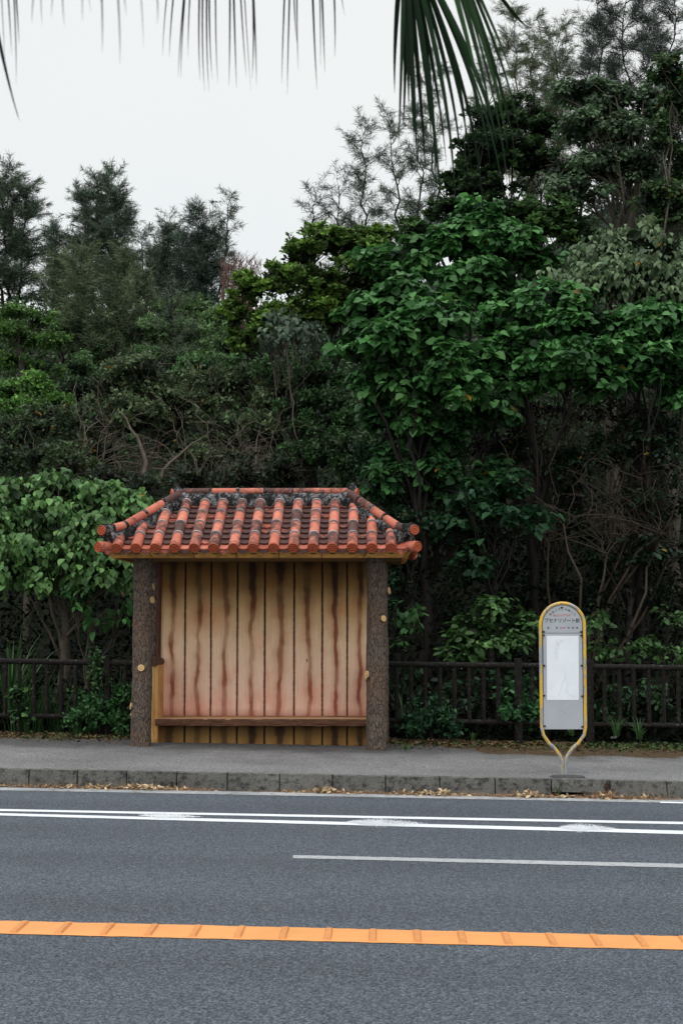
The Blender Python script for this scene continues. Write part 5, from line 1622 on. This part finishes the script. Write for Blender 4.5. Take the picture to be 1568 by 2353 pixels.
# brown casuarina needles along the gutter
n = 5200
px = np.concatenate([rng.normal(c0, w0, m0) for c0, w0, m0 in ((60, 80, 500), (300, 90, 900), (420, 60, 300), (750, 60, 600), (980, 90, 900), (1220, 70, 800), (1385, 28, 700), (1480, 50, 500))])
n = len(px)
Ys = KY - 0.01 - np.abs(rng.normal(0, 0.055, n))
pts = []
for a, y in zip(px, Ys):
    x = W(a, 1825, y).x
    pts.append((x, y, gz(x, 0.006) + random.random() * 0.012 + (0.03 * random.random() if abs(a - 1385) < 25 else 0)))
o = leafmesh('needle_litter', np.array(pts), rvec(n) * np.array([1, .8, 0.25]), rvec(n) * .3 + np.array([[0, 0, 1.0]]), rng.uniform(0.05, 0.12, n),
         np.array([[0.42, 0.25, 0.14]]) * rng.uniform(0.5, 1.25, (n, 1)), 'needle', M['litterleaf'], None, np.full(n, 0.0045))
tag(o, 'thin brown needles scattered in the gutter', 'plants', kind='stuff')
# specks and scraps on the pavement
pts = []; cols = []; sz = []
for _ in range(150):
    p = G(random.uniform(0, 1568), random.uniform(1712, 1775), PZ)
    pts.append((p.x, p.y, gz(p.x, PZ) + 0.006)); sz.append(random.uniform(0.008, 0.035)); k = random.random()
    cols.append((0.45, 0.42, 0.38) if k < 0.25 else (0.03, 0.02, 0.015) if k < 0.6 else (0.10, 0.06, 0.03))
for _ in range(90):
    p = G(random.uniform(640, 900), 1712 + random.gauss(0, 2) + (1.5 if random.random() < .5 else 0), PZ)
    pts.append((p.x, p.y, gz(p.x, PZ) + 0.01)); sz.append(random.uniform(0.02, 0.05)); cols.append((0.025, 0.018, 0.012))
n = len(pts)
scatter('pavement_debris', pts, rvec(n) * np.array([1, .6, 0.1]), rvec(n) * .2 + np.array([[0, 0, 1.0]]), sz, cols, 'oval', 'litterleaf', 'small leaf scraps and specks strewn on the pavement')
# white packet thrown by the fence
p = G(1411, 1704, PZ)
s = mb('white_litter')
rt = Matrix.Rotation(math.radians(8), 3, 'Z') @ Matrix.Rotation(math.radians(-6), 3, 'Y')
s.box((p.x - .055, p.y - .03, gz(p.x, PZ) + .055), (p.x + .055, p.y + .03, gz(p.x, PZ) + .085), rt, Vector(p))
tag(s.build('litter', bevel=0.004), 'crushed white packet lying among the weeds right of the sign', 'litter')

# ------------------------------------------------------------------ palm overhead: crown behind the camera, leaves hanging into view
palm = thing('palm_tree', (1.1, -1.2, 0.1), 'fan palm whose drooping blade tips hang into the top of the photo', 'palm tree')
s = mb('trunk_dark')
crown = Vector((1.0, -0.9, 5.6))
s.tube(bez((1.1, -1.2, 0.0), crown, 12, 0.02, 0.01), [0.17 - 0.004 * i for i in range(13)], 14, True, 0.1)
s.build('trunk', palm)
def frond(Y, hub_px, tips, wid, col, jit=0.25, starts=None, thin=1.0):
    """one fan leaf: petiole from the crown to the hub, blades from the hub that fall to their tips"""
    hub = W(*hub_px, Y)
    V, F, CC = [], [], []
    for idx, (tx, ty) in enumerate(tips):
        yy_ = Y + random.uniform(-jit, jit)
        tip = W(tx, ty, yy_)
        if starts: a = W(starts[idx][0], starts[idx][1], yy_)
        else: a = W(tx + random.uniform(-26, 18), ty * 0.2 - 90, yy_)
        # quadratic bezier hub -> a -> tip
        k = 22; o_ = len(V)
        fa = random.uniform(-0.9, 0.9); m_ = random.uniform(0.6, 1.5)
        w_ = wid * random.uniform(0.8, 1.15)
        for i in range(k + 1):
            t = i / k
            p = hub * (1 - t) ** 2 + a * (2 * t * (1 - t)) + tip * t * t
            dr = ((a - hub) * (1 - t) + (tip - a) * t).normalized()
            sd = Vector((math.cos(fa), math.sin(fa), 0)); sd = (sd - dr * sd.dot(dr)).normalized()
            prof = (0.35 + 0.65 * math.sin(min(1, t * 2.2) * math.pi / 2)) * (1 - t ** thin) ** 0.8
            ww = w_ * 0.5 * max(0.04, prof)
            V += [p - sd * ww, p + dr.cross(sd) * ww * 0.5, p + sd * ww]
            CC += [[col[0] * m_, col[1] * m_, col[2] * m_, 1]] * 3
            if i:
                q = o_ + 3 * i
                F += [(q - 3, q - 2, q + 1, q), (q - 2, q - 1, q + 2, q + 1)]
    o = blade_obj('frond', (V, F, CC), palm)
    pt = mb('trunk_dark')
    pt.tube(bez(crown, hub, 8, 0.08, 0.0), [0.022, 0.02, 0.018, 0.016, 0.014, 0.012, 0.011, 0.010, 0.009], 8, True)
    st_ = pt.build('petiole'); put_sub(st_, o)
tipsA = [(906, 214), (914, 342), (925, 300), (938, 250), (959, 396), (978, 407), (990, 330), (1013, 481), (1025, 380), (1045, 465), (1060, 400), (1082, 396), (1109, 503), (1125, 375), (1157, 460), (1100, 300), (950, 330), (1070, 330), (1000, 440), (1140, 330)]
startsA = [(904, 40), (922, 90), (925, 60), (930, 40), (945, 90), (955, 80), (968, 60), (975, 90), (988, 60), (995, 70), (1008, 60), (1022, 60), (1040, 60), (1056, 40), (1078, 60), (1040, 20), (932, 50), (1020, 40), (965, 70), (1066, 40)]
startsA = [(x - 0.10 * (x - 925) + random.uniform(-12, 12), y * 0.32 + random.uniform(0, 60)) for x, y in tipsA]
frond(4.4, (928, -150), tipsA, 0.025, (0.008, 0.024, 0.009), 0.25, startsA, 1.3)
tipsB = [(1165, 342), (1184, 370), (1150, 250), (1190, 300), (1128, 280), (1175, 180), (1212, 60), (1100, 200), (1165, 440)]
startsB = [(1092, 20), (1112, 30), (1090, 0), (1122, 20), (1068, 10), (1120, -20), (1150, -60), (1060, -10), (1100, 60)]
startsB = [(x - 0.12 * (x - 990) + random.uniform(-12, 12), y * 0.3 + random.uniform(0, 50)) for x, y in tipsB]
frond(4.1, (985, -240), tipsB, 0.020, (0.014, 0.036, 0.012), 0.3, startsB, 1.4)
thinL = [(75, 385), (55, 250), (25, 300), (88, 200)]
thinM = [(145, 105), (195, 120), (235, 80), (295, 120), (375, 95), (415, 60), (470, 80), (465, 240), (545, 290), (575, 70), (650, 220), (715, 110)]
thinR = [(740, 260), (770, 260), (810, 350), (822, 355), (855, 260), (910, 370), (930, 415), (950, 415), (965, 360), (990, 380), (1040, 390), (1075, 400), (1120, 355), (1140, 410), (1145, 360), (1165, 385)]
thinS = [(1280, 380), (1305, 430), (1355, 320), (1440, 410), (1455, 300), (1475, 330), (1565, 70), (1350, 200), (1520, 260)]
dd_ = lambda L_: [(x / 1.978, y / 1.978) for x, y in L_]
frond(3.0, (-160, -900), [(45, 278), (43, 268)], 0.017, (0.008, 0.011, 0.02), 0.02, [(-30, 40), (-32, 44)], 1.6)
frond(2.8, (-40, -900), dd_(thinL), 0.009, (0.010, 0.014, 0.03), 0.2, None, 1.5)
frond(2.4, (180, -900), dd_(thinM), 0.006, (0.010, 0.014, 0.03), 0.2, None, 1.5)
frond(3.5, (520, -900), dd_(thinR), 0.010, (0.010, 0.012, 0.022), 0.2, None, 1.5)
frond(3.6, (700, -900), dd_(thinS), 0.011, (0.010, 0.012, 0.022), 0.2, None, 1.5)

# ------------------------------------------------------------------ light
SUN_EL = math.radians(62); SUN_AZ = math.radians(200)      # behind the photographer, high
w = bpy.data.worlds.new('World'); SC.world = w; w.use_nodes = True
nt = w.node_tree; bgn = nt.nodes['Background']
sky = nd(nt, 'ShaderNodeTexSky', sky_type='NISHITA')
sky.sun_disc = False; sky.sun_elevation = SUN_EL; sky.sun_rotation = SUN_AZ
sky.air_density = 1.0; sky.dust_density = 6.0
hs = nd(nt, 'ShaderNodeHueSaturation', {'Color': sky.outputs[0], 'Saturation': 0.25, 'Value': 1.0}).outputs[0]
tc = nd(nt, 'ShaderNodeTexCoord').outputs['Generated']
cln = noise(nt, tc, 1.6, 4, 0.5)
sep = nd(nt, 'ShaderNodeSeparateXYZ', {'Vector': tc})
cloud = ramp(nt, cln, [(0.35, (8.5, 9.1, 9.4)), (0.65, (9.3, 9.5, 9.5))])
# cloud deck is brighter overhead and behind the photographer
brt = math_(nt, 'ADD', 1.0, math_(nt, 'ADD', math_(nt, 'MULTIPLY', math_(nt, 'MAXIMUM', math_(nt, 'SUBTRACT', sep.outputs[2], 0.42), 0.0), 1.5),
      math_(nt, 'MULTIPLY', math_(nt, 'MAXIMUM', math_(nt, 'MULTIPLY', sep.outputs[1], -1.0), 0.0), 0.12)))
cb = nd(nt, 'ShaderNodeCombineColor', {0: brt, 1: brt, 2: brt}).outputs[0]
cloud = mix(nt, 1.0, cloud, cb, 'MULTIPLY')
out = mix(nt, 0.93, hs, cloud)
nt.links.new(out, bgn.inputs['Color'])
bgn.inputs['Strength'].default_value = 0.1
sun = bpy.data.lights.new('sun', 'SUN'); sun.energy = 1.1; sun.angle = math.radians(30); sun.color = (1, 0.97, 0.93)
so = bpy.data.objects.new('sun', sun); C.objects.link(so)
dirv = Vector((math.sin(SUN_AZ) * math.cos(SUN_EL), math.cos(SUN_AZ) * math.cos(SUN_EL), math.sin(SUN_EL)))
so.rotation_euler = dirv.to_track_quat('Z', 'Y').to_euler()
so.location = (0, -5, 20)

SC.view_settings.view_transform = 'Standard'
SC.view_settings.look = 'None'
SC.view_settings.exposure = 0
SC.cycles.max_bounces = 5
